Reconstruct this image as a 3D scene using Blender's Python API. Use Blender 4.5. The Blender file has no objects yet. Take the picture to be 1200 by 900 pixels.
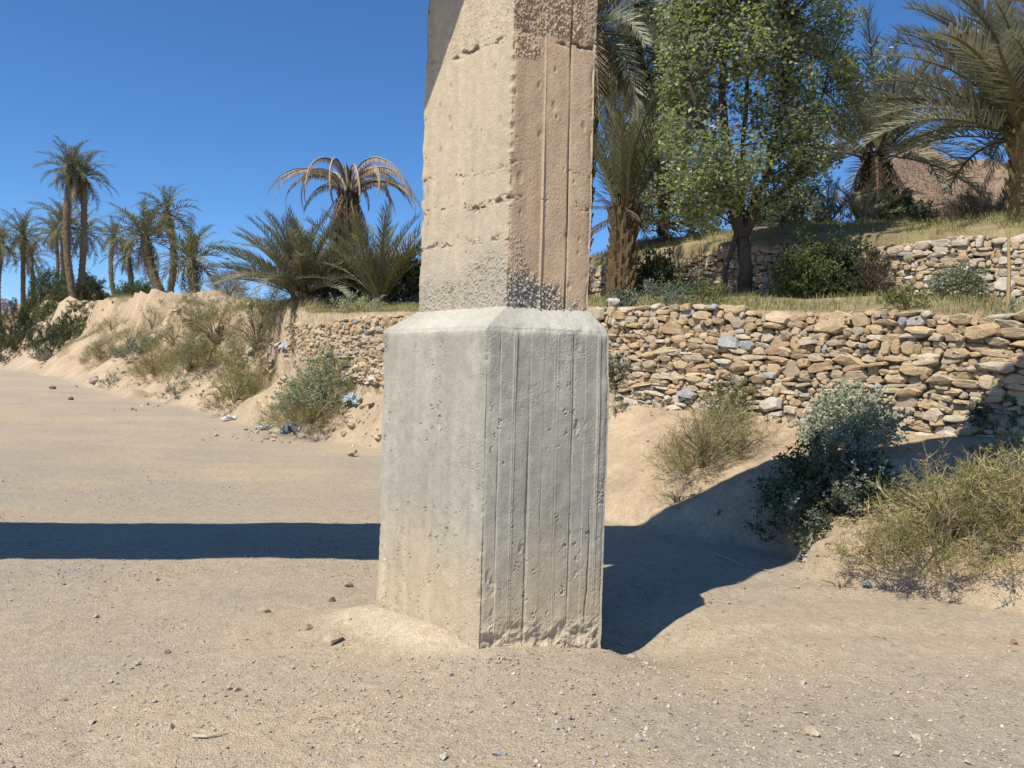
import bpy, math, random
import numpy as np
from mathutils import Matrix, Vector

PI = math.pi
R = math.radians
SC = bpy.context.scene
COL = SC.collection

# ------------------------------------------------------------------ camera
FPX, CH, ROLL, PITCH = 934.0, 1.6, 0.027, 0.0088      # focal length in 1200-px units, eye height
cam = bpy.data.cameras.new('camera')
cam.sensor_width = 36.0
cam.lens = FPX / 1200.0 * 36.0
cam.clip_start = 0.05
cam.clip_end = 30000.0
camo = bpy.data.objects.new('camera', cam)
COL.objects.link(camo)
fw = Vector((0, math.cos(PITCH), -math.sin(PITCH)))
rt = Vector((math.cos(ROLL), 0, math.sin(ROLL)))
rt = (rt - fw * rt.dot(fw)).normalized()
up = rt.cross(fw)
camo.matrix_world = Matrix(((rt.x, up.x, -fw.x, 0), (rt.y, up.y, -fw.y, 0), (rt.z, up.z, -fw.z, CH), (0, 0, 0, 1)))
SC.camera = camo

# ------------------------------------------------------------------ sky, sun, exposure
SUN_EL, SUN_AZ = R(55.0), R(222.0)          # azimuth clockwise from +Y towards +X; the sun stands behind us to the left
world = bpy.data.worlds.new('World')
SC.world = world
world.use_nodes = True
wn = world.node_tree
wn.nodes.clear()
wo = wn.nodes.new('ShaderNodeOutputWorld')
wb = wn.nodes.new('ShaderNodeBackground')
ws = wn.nodes.new('ShaderNodeTexSky')
ws.sky_type = 'NISHITA'
ws.sun_disc = False
ws.sun_elevation = SUN_EL
ws.sun_rotation = SUN_AZ
ws.altitude = 1400
ws.air_density = 1.0
ws.dust_density = 0.0
ws.ozone_density = 9.0
wb.inputs['Strength'].default_value = 0.138
wh = wn.nodes.new('ShaderNodeHueSaturation')      # the deep blue of dry desert air
wh.inputs['Saturation'].default_value = 1.1
wn.links.new(ws.outputs[0], wh.inputs['Color'])
wn.links.new(wh.outputs[0], wb.inputs['Color'])
wn.links.new(wb.outputs[0], wo.inputs['Surface'])
sl = bpy.data.lights.new('sun', 'SUN')
sl.energy = 5.0
sl.angle = R(0.5)
sl.color = (1.0, 0.935, 0.80)
so = bpy.data.objects.new('sun', sl)
COL.objects.link(so)
sdir = Vector((math.sin(SUN_AZ) * math.cos(SUN_EL), math.cos(SUN_AZ) * math.cos(SUN_EL), math.sin(SUN_EL)))
so.rotation_euler = sdir.to_track_quat('Z', 'Y').to_euler()
so.location = (-20, -20, 30)
SC.view_settings.view_transform = 'Standard'
SC.view_settings.look = 'None'
SC.view_settings.exposure = 0.17
SC.view_settings.gamma = 1.0
SC.view_settings.use_curve_mapping = False
SC.render.engine = 'CYCLES'
SC.cycles.max_bounces = 5
SC.cycles.diffuse_bounces = 1
SC.cycles.transmission_bounces = 3
SC.cycles.transparent_max_bounces = 6
SC.cycles.use_denoising = True

# ------------------------------------------------------------------ numpy noise
def _h(ix, iy, iz, seed):
    n = (ix.astype(np.uint32) * np.uint32(374761393) + iy.astype(np.uint32) * np.uint32(668265263)
         + iz.astype(np.uint32) * np.uint32(2147483647 - 97) + np.uint32((seed * 1274126177) & 0xffffffff))
    n = (n ^ (n >> np.uint32(13))) * np.uint32(1274126177)
    n = (n ^ (n >> np.uint32(16))) * np.uint32(2246822519)
    return ((n ^ (n >> np.uint32(15))) & np.uint32(0xffffff)).astype(np.float64) / 0xffffff

def vn(x, y, z=None, seed=0):
    x = np.asarray(x, float); y = np.asarray(y, float)
    if z is None:
        fx, fy = np.floor(x), np.floor(y)
        ix, iy = fx.astype(np.int64), fy.astype(np.int64)
        f = lambda t: t * t * (3 - 2 * t)
        u, v = f(x - fx), f(y - fy)
        zz = np.zeros(1, np.int64)
        a = _h(ix, iy, zz, seed); b = _h(ix + 1, iy, zz, seed); c = _h(ix, iy + 1, zz, seed); d = _h(ix + 1, iy + 1, zz, seed)
        e = a + (b - a) * u
        return (e + (c + (d - c) * u - e) * v) * 2 - 1
    z = np.asarray(z, float)
    fx, fy, fz = np.floor(x), np.floor(y), np.floor(z)
    ix, iy, iz = fx.astype(np.int64), fy.astype(np.int64), fz.astype(np.int64)
    f = lambda t: t * t * t * (t * (t * 6 - 15) + 10)
    u, v, w = f(x - fx), f(y - fy), f(z - fz)
    o = 0
    for dx in (0, 1):
        for dy in (0, 1):
            for dz in (0, 1):
                o = o + _h(ix + dx, iy + dy, iz + dz, seed) * (u if dx else 1 - u) * (v if dy else 1 - v) * (w if dz else 1 - w)
    return o * 2 - 1

def fbm(x, y, z=None, o=4, seed=0, g=0.5):
    a, s, n = 1.0, 0.0, 0.0
    x = np.asarray(x, float); y = np.asarray(y, float)
    for k in range(o):
        s = s + a * vn(x, y, z, seed + 17 * k)
        n += a
        a *= g
        x, y, z = x * 2.03 + 5.1, y * 2.03 + 3.7, (None if z is None else z * 2.03 + 1.3)
    return s / n * 1.6

def ss(a, b, x):
    t = np.clip((np.asarray(x, float) - a) / (b - a), 0, 1)
    return t * t * (3 - 2 * t)

def cells(x, y, seed, dens):
    """random dots: returns falloff 0..1 of the dot nearest in a jittered grid"""
    ix, iy = np.floor(x).astype(np.int64), np.floor(y).astype(np.int64)
    best = np.zeros_like(x)
    zz = np.zeros_like(ix)
    for dx in (-1, 0, 1):
        for dy in (-1, 0, 1):
            a, b = ix + dx, iy + dy
            px = a + _h(a, b, zz, seed); py = b + _h(a, b, zz, seed + 1)
            r = 0.15 + 0.4 * _h(a, b, zz, seed + 2) ** 2
            on = _h(a, b, zz, seed + 3) < dens
            d = np.hypot((x - px), (y - py) * 0.8) / r
            best = np.maximum(best, np.where(on, np.clip(1 - d * d, 0, 1), 0))
    return best

# ------------------------------------------------------------------ mesh helpers
def mesh_np(name, v, f, col=None, smooth=False, mat=None):
    v = np.asarray(v, np.float32).reshape(-1, 3)
    me = bpy.data.meshes.new(name)
    fl = f if isinstance(f, (list, tuple)) else [f]
    fl = [np.asarray(a, np.int32) for a in fl if len(a)]
    me.vertices.add(len(v))
    me.vertices.foreach_set('co', v.ravel())
    loops = np.concatenate([a.ravel() for a in fl])
    tot = np.concatenate([np.full(len(a), a.shape[1], np.int32) for a in fl])
    start = np.concatenate([[0], np.cumsum(tot)[:-1]]).astype(np.int32)
    me.loops.add(len(loops))
    me.loops.foreach_set('vertex_index', loops)
    me.polygons.add(len(tot))
    me.polygons.foreach_set('loop_start', start)
    me.polygons.foreach_set('loop_total', tot)
    me.polygons.foreach_set('use_smooth', np.full(len(tot), bool(smooth)))
    me.update(calc_edges=True)
    me.validate()
    if col is not None:
        c = np.ones((len(v), 4), np.float32)
        c[:, :3] = np.clip(np.asarray(col, np.float32), 0, 1)
        at = me.attributes.new('col', 'FLOAT_COLOR', 'POINT')
        at.data.foreach_set('color', c.ravel())
    if mat is not None:
        me.materials.append(mat)
    return me

def link(name, me, parent=None, label=None, cat=None, group=None, kind=None):
    o = bpy.data.objects.new(name, me)
    COL.objects.link(o)
    if parent is not None:
        o.parent = parent
    tag(o, label, cat, group, kind)
    return o

def tag(o, label=None, cat=None, group=None, kind=None):
    for k, q in (('label', label), ('category', cat), ('group', group), ('kind', kind)):
        if q:
            o[k] = q
    return o

def empty(name, loc, label=None, cat=None, group=None):
    o = link(name, None, None, label, cat, group)
    o.location = loc
    return o

class Acc:
    """collects many small shapes into one mesh"""
    def __init__(self):
        self.v, self.t, self.q, self.c, self.n = [], [], [], [], 0
    def add(self, v, t=None, q=None, c=(0.5, 0.5, 0.5)):
        v = np.asarray(v, float).reshape(-1, 3)
        if t is not None and len(t): self.t.append(np.asarray(t, np.int64).reshape(-1, 3) + self.n)
        if q is not None and len(q): self.q.append(np.asarray(q, np.int64).reshape(-1, 4) + self.n)
        c = np.asarray(c, float)
        self.c.append(np.broadcast_to(c, (len(v), 3)))
        self.v.append(v)
        self.n += len(v)
    def arrays(self):
        v = np.concatenate(self.v); c = np.concatenate(self.c)
        t = np.concatenate(self.t) if self.t else np.zeros((0, 3), int)
        q = np.concatenate(self.q) if self.q else np.zeros((0, 4), int)
        return v, t, q, c
    def mesh(self, name, mat, smooth=False):
        v, t, q, c = self.arrays()
        return mesh_np(name, v, [t, q], c, smooth, mat)

def inst(tv, tt, tq, tc, M, T, cm=None):
    """copies a template N times: M (N,3,3), T (N,3), colour multiplier (N,3)"""
    N, n = len(T), len(tv)
    v = np.einsum('nij,kj->nki', M, tv) + T[:, None, :]
    off = (np.arange(N) * n)[:, None, None]
    t = (np.asarray(tt)[None] + off).reshape(-1, 3) if len(tt) else np.zeros((0, 3), int)
    q = (np.asarray(tq)[None] + off).reshape(-1, 4) if len(tq) else np.zeros((0, 4), int)
    c = np.broadcast_to(tc, (N, n, 3))
    if cm is not None:
        c = c * cm[:, None, :]
    return v.reshape(-1, 3), t, q, c.reshape(-1, 3)

def rotm(ax, ay, az):
    """N rotation matrices Rz(az) Ry(ay) Rx(ax)"""
    ax, ay, az = (np.atleast_1d(np.asarray(a, float)) for a in (ax, ay, az))
    ax, ay, az = np.broadcast_arrays(ax, ay, az)
    cx, sx, cy, sy, cz, sz = np.cos(ax), np.sin(ax), np.cos(ay), np.sin(ay), np.cos(az), np.sin(az)
    m = np.empty((len(ax), 3, 3))
    m[:, 0, 0] = cz * cy; m[:, 0, 1] = cz * sy * sx - sz * cx; m[:, 0, 2] = cz * sy * cx + sz * sx
    m[:, 1, 0] = sz * cy; m[:, 1, 1] = sz * sy * sx + cz * cx; m[:, 1, 2] = sz * sy * cx - cz * sx
    m[:, 2, 0] = -sy; m[:, 2, 1] = cy * sx; m[:, 2, 2] = cy * cx
    return m

def hull(seed, n=15, power=3.0):
    """a rough stone: convex hull of points on a squarish ball, size 1"""
    import bmesh
    r = np.random.RandomState(seed)
    p = r.normal(size=(n, 3))
    p /= (np.abs(p) ** power).sum(1, keepdims=True) ** (1 / power)
    p *= r.uniform(0.8, 1.0, (n, 1)) * 0.5
    bm = bmesh.new()
    for q in p: bm.verts.new(q)
    res = bmesh.ops.convex_hull(bm, input=list(bm.verts))
    bmesh.ops.delete(bm, geom=list({g for g in res['geom_interior'] + res['geom_unused'] if isinstance(g, bmesh.types.BMVert)}), context='VERTS')
    bmesh.ops.triangulate(bm, faces=list(bm.faces))
    bm.verts.index_update()
    v = np.array([q.co[:] for q in bm.verts])
    f = np.array([[q.index for q in fc.verts] for fc in bm.faces])
    bm.free()
    return v, f
def slab(seed):
    """a dressed-by-nature wall stone: irregular polygon in elevation, flat broken face towards +Y with worn edges"""
    r = np.random.RandomState(seed)
    n = r.randint(6, 9)
    th = (np.arange(n) + r.uniform(-0.32, 0.32, n)) * 2 * PI / n + r.uniform(0, 1)
    p = r.uniform(2.4, 6.0)
    rad = 0.5 / (np.abs(np.cos(th)) ** p + np.abs(np.sin(th)) ** p) ** (1 / p) * r.uniform(0.86, 1.06, n)
    x, z = rad * np.cos(th), rad * np.sin(th)
    z = z * (1 + r.uniform(-0.18, 0.18) * x * 2)
    tx, tz_ = r.uniform(-0.14, 0.14, 2)
    ring = lambda k, y: np.stack([x * k, np.full(n, y) + (tx * x + tz_ * z) * (1 if y > 0 else 0) + r.uniform(-0.03, 0.03, n), z * k], -1)
    k1 = r.uniform(0.7, 0.86)
    v = np.concatenate([ring(0.85, -0.5), ring(1.0, 0.27), ring(k1, 0.46), [[r.uniform(-.1, .1), r.uniform(0.46, 0.52), r.uniform(-.1, .1)]], [[0, -0.5, 0]]])
    f = []
    for i in range(n):
        j = (i + 1) % n
        for a in (0, n):
            f += [(a + i, a + n + j, a + j), (a + i, a + n + i, a + n + j)]
        f += [(2 * n + i, 3 * n, 2 * n + j), (i, j, 3 * n + 1)]
    return v, np.array(f)
HULLS = [slab(100 + k) for k in range(30)]
PEBS = [hull(300 + k, 9, 2.4) for k in range(8)]

def tube(acc, pts, rad, sides, col, cap=True):
    pts = np.asarray(pts, float); n = len(pts)
    rad = np.broadcast_to(np.asarray(rad, float), (n,))
    tan = np.gradient(pts, axis=0); tan /= np.linalg.norm(tan, axis=1, keepdims=True) + 1e-9
    ref = np.array([0.0, 0.0, 1.0]) if abs(tan[0, 2]) < 0.8 else np.array([1.0, 0, 0])
    v = []
    for i in range(n):
        a = np.cross(tan[i], ref); a /= np.linalg.norm(a) + 1e-9
        b = np.cross(tan[i], a)
        ref = np.cross(a, tan[i])
        th = np.arange(sides) * 2 * PI / sides
        v.append(pts[i] + rad[i] * (np.cos(th)[:, None] * a + np.sin(th)[:, None] * b))
    q = []
    for i in range(n - 1):
        for j in range(sides):
            k = (j + 1) % sides
            q.append((i * sides + j, i * sides + k, (i + 1) * sides + k, (i + 1) * sides + j))
    v = np.concatenate(v)
    t = []
    if cap:
        v = np.vstack([v, pts[-1:], pts[:1]])
        for j in range(sides):
            k = (j + 1) % sides
            t.append(((n - 1) * sides + j, (n - 1) * sides + k, n * sides))
            t.append((k, j, n * sides + 1))
    acc.add(v, t, q, col)

# ------------------------------------------------------------------ materials
def new_mat(name):
    m = bpy.data.materials.new(name)
    m.use_nodes = True
    nt = m.node_tree
    b = nt.nodes['Principled BSDF']
    return m, nt, b

def colour_source(nt, src):
    if src == 'col':
        a = nt.nodes.new('ShaderNodeAttribute'); a.attribute_name = 'col'
        return a.outputs['Color']
    a = nt.nodes.new('ShaderNodeObjectInfo')
    return a.outputs['Color']

def rough_mat(name, src='col', rough=0.9, scales=((9.0, 0.25), (60.0, 0.3)), bump=((40.0, 0.6, 0.01),), spec=0.25):
    """colour from the vertices or the object, broken up by noise, with fine relief"""
    m, nt, b = new_mat(name)
    c = colour_source(nt, src)
    tc = nt.nodes.new('ShaderNodeTexCoord')
    gm = nt.nodes.new('ShaderNodeNewGeometry')
    for sc, amt in scales:
        n = nt.nodes.new('ShaderNodeTexNoise')
        n.inputs['Scale'].default_value = sc
        n.inputs['Detail'].default_value = 2.5
        n.inputs['Roughness'].default_value = 0.65
        nt.links.new(gm.outputs['Position'], n.inputs['Vector'])
        mr = nt.nodes.new('ShaderNodeMapRange')
        mr.inputs['From Min'].default_value = 0.25; mr.inputs['From Max'].default_value = 0.75
        mr.inputs['To Min'].default_value = 1 - amt; mr.inputs['To Max'].default_value = 1 + amt
        nt.links.new(n.outputs['Fac'], mr.inputs['Value'])
        mx = nt.nodes.new('ShaderNodeMix'); mx.data_type = 'RGBA'; mx.blend_type = 'MULTIPLY'
        mx.inputs['Factor'].default_value = 1.0
        nt.links.new(c, mx.inputs['A']); nt.links.new(mr.outputs['Result'], mx.inputs['B'])
        c = mx.outputs['Result']
    nt.links.new(c, b.inputs['Base Color'])
    b.inputs['Roughness'].default_value = rough
    b.inputs['Specular IOR Level'].default_value = spec
    prev = None
    for sc, st, dist in bump:
        n = nt.nodes.new('ShaderNodeTexNoise')
        n.inputs['Scale'].default_value = sc; n.inputs['Detail'].default_value = 2.5; n.inputs['Roughness'].default_value = 0.65
        nt.links.new(gm.outputs['Position'], n.inputs['Vector'])
        bp = nt.nodes.new('ShaderNodeBump')
        bp.inputs['Strength'].default_value = st; bp.inputs['Distance'].default_value = dist
        nt.links.new(n.outputs['Fac'], bp.inputs['Height'])
        if prev is not None: nt.links.new(prev, bp.inputs['Normal'])
        prev = bp.outputs['Normal']
    if prev is not None: nt.links.new(prev, b.inputs['Normal'])
    return m

def leaf_mat(name, trans=0.25, rough=0.55, back=None, spec=0.3):
    m, nt, b = new_mat(name)
    c = colour_source(nt, 'col')
    if back is not None:
        g = nt.nodes.new('ShaderNodeNewGeometry')
        mx = nt.nodes.new('ShaderNodeMix'); mx.data_type = 'RGBA'
        mm = nt.nodes.new('ShaderNodeMath'); mm.operation = 'MULTIPLY'; mm.inputs[1].default_value = 0.38
        nt.links.new(g.outputs['Backfacing'], mm.inputs[0]); nt.links.new(mm.outputs[0], mx.inputs['Factor'])
        nt.links.new(c, mx.inputs['A']); mx.inputs['B'].default_value = (*back, 1)
        c = mx.outputs['Result']
    nt.links.new(c, b.inputs['Base Color'])
    b.inputs['Roughness'].default_value = rough
    b.inputs['Specular IOR Level'].default_value = spec
    tr = nt.nodes.new('ShaderNodeBsdfTranslucent')
    nt.links.new(c, tr.inputs['Color'])
    ms = nt.nodes.new('ShaderNodeMixShader'); ms.inputs['Fac'].default_value = trans
    out = nt.nodes['Material Output']
    nt.links.new(b.outputs[0], ms.inputs[1]); nt.links.new(tr.outputs[0], ms.inputs[2])
    nt.links.new(ms.outputs[0], out.inputs['Surface'])
    return m

M_GROUND = rough_mat('sandy_ground', scales=((14.0, 0.16), (90.0, 0.32)), bump=((30.0, 0.5, 0.03), (120.0, 0.8, 0.012)), spec=0.1)
M_CONC = rough_mat('board_cast_concrete', scales=((20.0, 0.1), (170.0, 0.22)), bump=((170.0, 0.5, 0.004),), spec=0.15)
M_STONE = rough_mat('wall_stone', 'obj', scales=((9.0, 0.2), (55.0, 0.25)), bump=((40.0, 0.55, 0.02),), spec=0.1)
M_STONES = rough_mat('stone_mass', 'col', scales=((9.0, 0.2), (55.0, 0.25)), bump=((40.0, 0.55, 0.02),), spec=0.1)
M_BARK = rough_mat('bark', scales=((12.0, 0.3), (60.0, 0.25)), bump=((30.0, 0.8, 0.02),), spec=0.1)
M_FROND = leaf_mat('palm_frond', 0.2, 0.55, spec=0.2)
M_DRY = leaf_mat('dry_frond', 0.12, 0.8, spec=0.1)
M_POPLAR = leaf_mat('poplar_leaf', 0.36, 0.55, back=(0.55, 0.52, 0.42), spec=0.15)
M_SHRUB = leaf_mat('shrub_leaf', 0.18, 0.7, spec=0.15)
M_TWIG = leaf_mat('twig', 0.05, 0.8, spec=0.1)
M_GRASS = leaf_mat('grass_blade', 0.25, 0.7, spec=0.15)
M_PLASTIC = leaf_mat('thin_plastic', 0.3, 0.3, spec=0.5)

# ------------------------------------------------------------------ terrain
TOE = [(9, 1.0), (5, 4.3), (3.58, 5.58), (2.75, 6.4), (2.65, 7.3), (1.7, 8.9), (1.0, 9.8), (-0.8, 13), (-2.7, 16.7), (-7.9, 22.5), (-12.2, 28.6), (-20.9, 39), (-30.6, 53), (-60, 90), (-115, 180), (-700, 1200)]
WALL = [(16, 3.0), (9, 6.2), (5.5, 8.7), (4.04, 10.4), (1.64, 12.9), (-4.5, 20.3), (-6.5, 23.3), (-8.2, 27), (-10.6, 32.5), (-14.9, 40), (-21.4, 50), (-28, 58), (-35.3, 66), (-43, 75), (-66, 108), (-116, 192), (-690, 1215)]
UPPER = [(24, 2.0), (13, 9), (8.2, 12.7), (4.6, 16.2), (1.5, 20), (-2, 24.5), (-10, 40), (-20, 60)]
ZB = ([-66, -43, -35.3, -28, -21.4, -14.9, -10.6, -8.2, -6.5, -4.5, 1.64, 4.04, 5.5, 9, 16], [7.2, 6.5, 6.0, 5.5, 4.9, 4.2, 3.0, 2.1, 1.55, 1.5, 1.34, 1.18, 1.06, 0.95, 0.8])
ZT = ([-110, -66, -43, -35.3, -28, -21.4, -14.9, -10.6, -8.2, -6.5, -4.5, 1.64, 4.04, 5.5, 9, 16], [9.0, 8.6, 7.6, 7.0, 6.5, 5.9, 5.15, 4.05, 3.5, 3.3, 3.1, 2.78, 2.54, 2.34, 2.2, 2.1])

def sdist(x, y, poly):
    best = np.full(x.shape, 1e18); sg = np.zeros(x.shape); nx = np.zeros(x.shape)
    for (ax, ay), (bx, by) in zip(poly[:-1], poly[1:]):
        dx, dy = bx - ax, by - ay
        t = np.clip(((x - ax) * dx + (y - ay) * dy) / (dx * dx + dy * dy), 0, 1)
        qx, qy = ax + t * dx, ay + t * dy
        d = (x - qx) ** 2 + (y - qy) ** 2
        cr = dx * (y - ay) - dy * (x - ax)
        m = d < best
        best = np.where(m, d, best); sg = np.where(m, np.where(cr < 0, 1.0, -1.0), sg); nx = np.where(m, qx, nx)
    return np.sqrt(best) * sg, nx

PED = np.array([(-0.15, 4.58), (0.58, 4.81), (0.62, 5.5), (-0.38, 5.78), (-0.85, 5.22)])       # pier pedestal outline
SHA = np.array([(-0.045, 4.73), (0.455, 4.90), (0.47, 5.42), (-0.33, 5.62), (-0.635, 5.3)])     # pier shaft outline

def seg_d(x, y, a, b):
    dx, dy = b[0] - a[0], b[1] - a[1]
    t = np.clip(((x - a[0]) * dx + (y - a[1]) * dy) / (dx * dx + dy * dy), 0, 1)
    return np.hypot(x - a[0] - t * dx, y - a[1] - t * dy), t

def terrain(x, y, want_mask=False):
    x = np.asarray(x, float); y = np.asarray(y, float)
    shp = x.shape
    x = x.ravel(); y = y.ravel()
    wob = 0.22 * fbm(x * 0.9, y * 0.9, o=3, seed=3) * ss(0, 3, np.abs(x) + np.abs(y - 5) - 2)
    wobl = 1.6 * fbm(x * 0.16, y * 0.16, o=4, seed=5) * ss(18, 30, y)
    sT, _ = sdist(x, y, TOE); sT = sT + wob + wobl * 0.6
    sW, xw = sdist(x, y, WALL)
    sU, xu = sdist(x, y, UPPER)
    left = ss(-5.2, -7.5, xw)                       # 1 where the bank has no wall
    gul = fbm(x * 0.45, y * 0.45, o=4, seed=33)
    sWn = sW + left * (wobl * 0.5 + 1.1 * gul)
    zr = 0.03 * np.clip(y - 15, 0, 30) + 0.012 * np.clip(y - 45, 0, 60) + 0.028 * fbm(x * 0.35, y * 0.35, o=3, seed=1) + 0.01 * fbm(x * 1.7, y * 1.7, o=3, seed=2) + 0.004 * fbm(x * 7, y * 7, o=2, seed=4)
    rut = y - 0.12 * x - 0.25 * np.sin(x * 0.5)
    rutm = ss(0.6, 1.6, x) * ss(0.9, -0.1, sT * 0.3)
    zr = zr + rutm * 0.012 * (np.sin(rut * 9.0 + 1.5 * vn(x * 0.5, y * 2, seed=37)) * ss(-0.2, 0.5, vn(x * 0.35, rut * 1.5, seed=38)))
    zr = zr + 0.05 * ss(1.0, 3.0, np.abs(x + 1.5)) * vn(x * 0.2, y * 0.2, seed=8)
    # scour hollow beside the pier, sand drifted against its sunny face
    zr = zr - 0.13 * np.exp(-(((x - 0.95) / 0.42) ** 2 + ((y - 5.0) / 0.38) ** 2)) - 0.05
    zr = zr + 0.03 * (1 - ss(0.3, 2.2, np.hypot(x + 0.15, y - 4.5)))
    dl, tl = seg_d(x, y, PED[4], PED[0])
    pile = 0.10 * (1 - ss(0.0, 0.46 + 0.1 * vn(x * 4, y * 4, seed=9), dl)) * (0.3 + 0.7 * ss(1.0, 0.55, tl))
    dn, tn = seg_d(x, y, PED[0], PED[1])
    pile2 = 0.025 * (1 - ss(0.0, 0.3, dn)) * (1 + 0.6 * fbm(x * 9, y * 9, o=3, seed=10))
    zr = zr + np.maximum(pile, pile2)
    zb = np.interp(xw, *ZB); zt = np.interp(xw, *ZT)
    t = np.clip(sT / np.maximum(sT - np.minimum(sW, -0.01), 0.05), 0, 1)
    scarp = (0.13 + 0.12 * ss(1.6, 2.8, x)) * ss(0.0, 0.24 + 0.2 * left, sT + 0.16 * fbm(x * 3.5, y * 3.5, o=3, seed=6))
    lumps = (0.07 + 0.16 * left) * np.where(left > 0, 1 + gul, 1) * fbm(x * 0.8, y * 0.8, o=4, seed=7) * ss(0, 0.25, t) * (1 - ss(0.9, 1.0, t) * (1 - left))
    zf = zr * (1 - t) + scarp + (zb - scarp) * np.clip(t, 0, 1) ** (1.05 - 0.42 * ss(1.8, 3.0, x)) + lumps
    zback = zt + (0.17 * np.clip(sW, 0, 2) + 0.06 * np.clip(sW - 2, 0, 3)) * (1 - left) + 0.05 * fbm(x * 0.9, y * 0.9, o=3, seed=11) * ss(0.2, 1, sW) + 0.02 * np.clip(sW - 5, 0, 60) * (1 - left)
    zback = zback + left * (0.45 * fbm(x * 0.25, y * 0.25, o=4, seed=12) + 0.12 * fbm(x * 1.3, y * 1.3, o=3, seed=13))
    upf = ss(-1.5, 2.5, xu)
    zback = zback + upf * (1.2 * ss(-0.06, 0.06, sU) + 0.28 * np.clip(sU, 0, 2) + 0.05 * np.clip(sU - 2, 0, 3) + 0.015 * np.clip(sU - 5, 0, 40) + 0.06 * fbm(x * 0.7, y * 0.7, o=3, seed=14) * ss(0, 1, sU))
    wid = 0.1 + left * (1.3 + 0.5 * vn(x * 0.3, y * 0.3, seed=15))
    k = np.clip((sWn + wid) / wid, 0, 1)
    k = np.where(left > 0.3, ss(0.1, 0.9, k), k)
    z = np.where(sT > 0, zf, zr + scarp)
    z = z * (1 - k) + zback * k
    z = z + left * ss(0.0, 0.3, sT) * (0.30 * fbm(x * 0.6, y * 0.6, o=5, seed=34, g=0.6) + 0.09 * fbm(x * 3, y * 3, o=3, seed=35))
    z = z + (1 - left) * ss(0, 0.15, sT) * ss(0.2, -0.3, sW) * 0.022 * fbm(x * 5, y * 5, o=4, seed=36)
    far = ss(150, 900, np.hypot(x, y))
    z = z * (1 - far * 0.6)
    if want_mask:
        return z.reshape(shp), sT.reshape(shp), sW.reshape(shp), sU.reshape(shp), left.reshape(shp), t.reshape(shp), k.reshape(shp), np.maximum(pile, pile2).reshape(shp)
    return z.reshape(shp)

def tz(x, y):
    return float(terrain(np.array([x]), np.array([y]))[0])

def spread(lo, hi, step, g_lo, mid_lo, out_lo, g_hi, mid_hi, out_hi):
    a = list(np.arange(lo, hi, step))
    s, p = step, hi
    while p < out_hi:
        a.append(p); s *= (g_hi if p < mid_hi else 1.12); p += s
    a.append(out_hi)
    s, p = step, lo
    while p > out_lo:
        s *= (g_lo if p > mid_lo else 1.12); p -= s; a.append(max(p, out_lo))
    return np.array(sorted(set(a)))
gx_ = spread(-3.5, 6.2, 0.045, 1.012, -34, -4500, 1.035, 30, 4500)
gy_ = spread(2.2, 14.5, 0.042, 1.06, 0, -900, 1.012, 62, 6500)
GX, GY = np.meshgrid(gx_, gy_, indexing='ij')
GZ, sT, sW, sU, LEFT, TT, KK, PILE = terrain(GX, GY, True)
n1 = fbm(GX * 0.8, GY * 0.8, o=4, seed=21); n2 = fbm(GX * 4, GY * 4, o=3, seed=22); n3 = fbm(GX * 0.25, GY * 0.6, o=4, seed=23)
GREY = np.array((0.40, 0.338, 0.258)); SAND = np.array((0.485, 0.385, 0.262)); DRIFT = np.array((0.56, 0.46, 0.33)); CLAY = np.array((0.47, 0.34, 0.215)); SOIL = np.array((0.3, 0.245, 0.135))
w = np.clip(0.42 + 0.5 * n1 + 0.35 * n3 - 0.35 * ss(5.0, 3.2, GY) * ss(0.0, 0.8, GX - 0.2), 0, 1)[..., None]
rutc = GY - 0.12 * GX - 0.25 * np.sin(GX * 0.5)
strk = vn(GX * 0.22, rutc * 5.0, seed=24) * 0.6 + vn(GX * 0.3, rutc * 13.0, seed=25) * 0.4
w = np.clip(w + (0.34 * strk * ss(-1.0, 1.0, fbm(GX * 0.4, GY * 0.4, o=2, seed=26) + 0.4))[..., None], 0, 1)
gc = GREY * (1 - w) + SAND * w
bk = ss(-0.2, 0.25, sT)[..., None]
clay = SAND * 0.5 + CLAY * 0.5
gc = gc * (1 - bk) + (clay * (1 + 0.15 * n1[..., None] + 0.14 * n2[..., None])) * bk
pl = ss(0.015, 0.05, PILE + 0.012 * n2)[..., None]
gc = gc * (1 - pl) + DRIFT * pl
tp = (ss(0.05, 0.3, sW) * ss(0.9, 1.0, KK))[..., None] * (1 - 0.8 * LEFT[..., None])
gc = gc * (1 - tp) + SOIL * (1 + 0.3 * n2[..., None]) * tp
fr = ss(70, 250, np.hypot(GX, GY))[..., None]
gc = gc * (1 - fr) + np.array((0.33, 0.25, 0.17)) * fr
nx_, ny_ = GX.shape
idx = np.arange(nx_ * ny_).reshape(nx_, ny_)
gq = np.stack([idx[:-1, :-1], idx[1:, :-1], idx[1:, 1:], idx[:-1, 1:]], -1).reshape(-1, 4)
link('ground', mesh_np('ground', np.stack([GX, GY, GZ], -1), gq, gc.reshape(-1, 3), True, M_GROUND), None, 'sandy riverbed track rising to a terraced earth bank', 'ground', kind='structure')

def at(px, D, py=None):
    """ground point at depth D under the picture column px (or the point in the air seen at px, py)"""
    x0 = (px - 600.0) / FPX; 
    if py is None:
        x = x0 * D
        return np.array((x, D, tz(x, D)))
    yy = (450.0 - py) / FPX
    d = np.array(rt) * x0 + np.array(up) * yy + np.array(fw)
    return np.array((0, 0, CH)) + d * (D / d[1])

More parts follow.
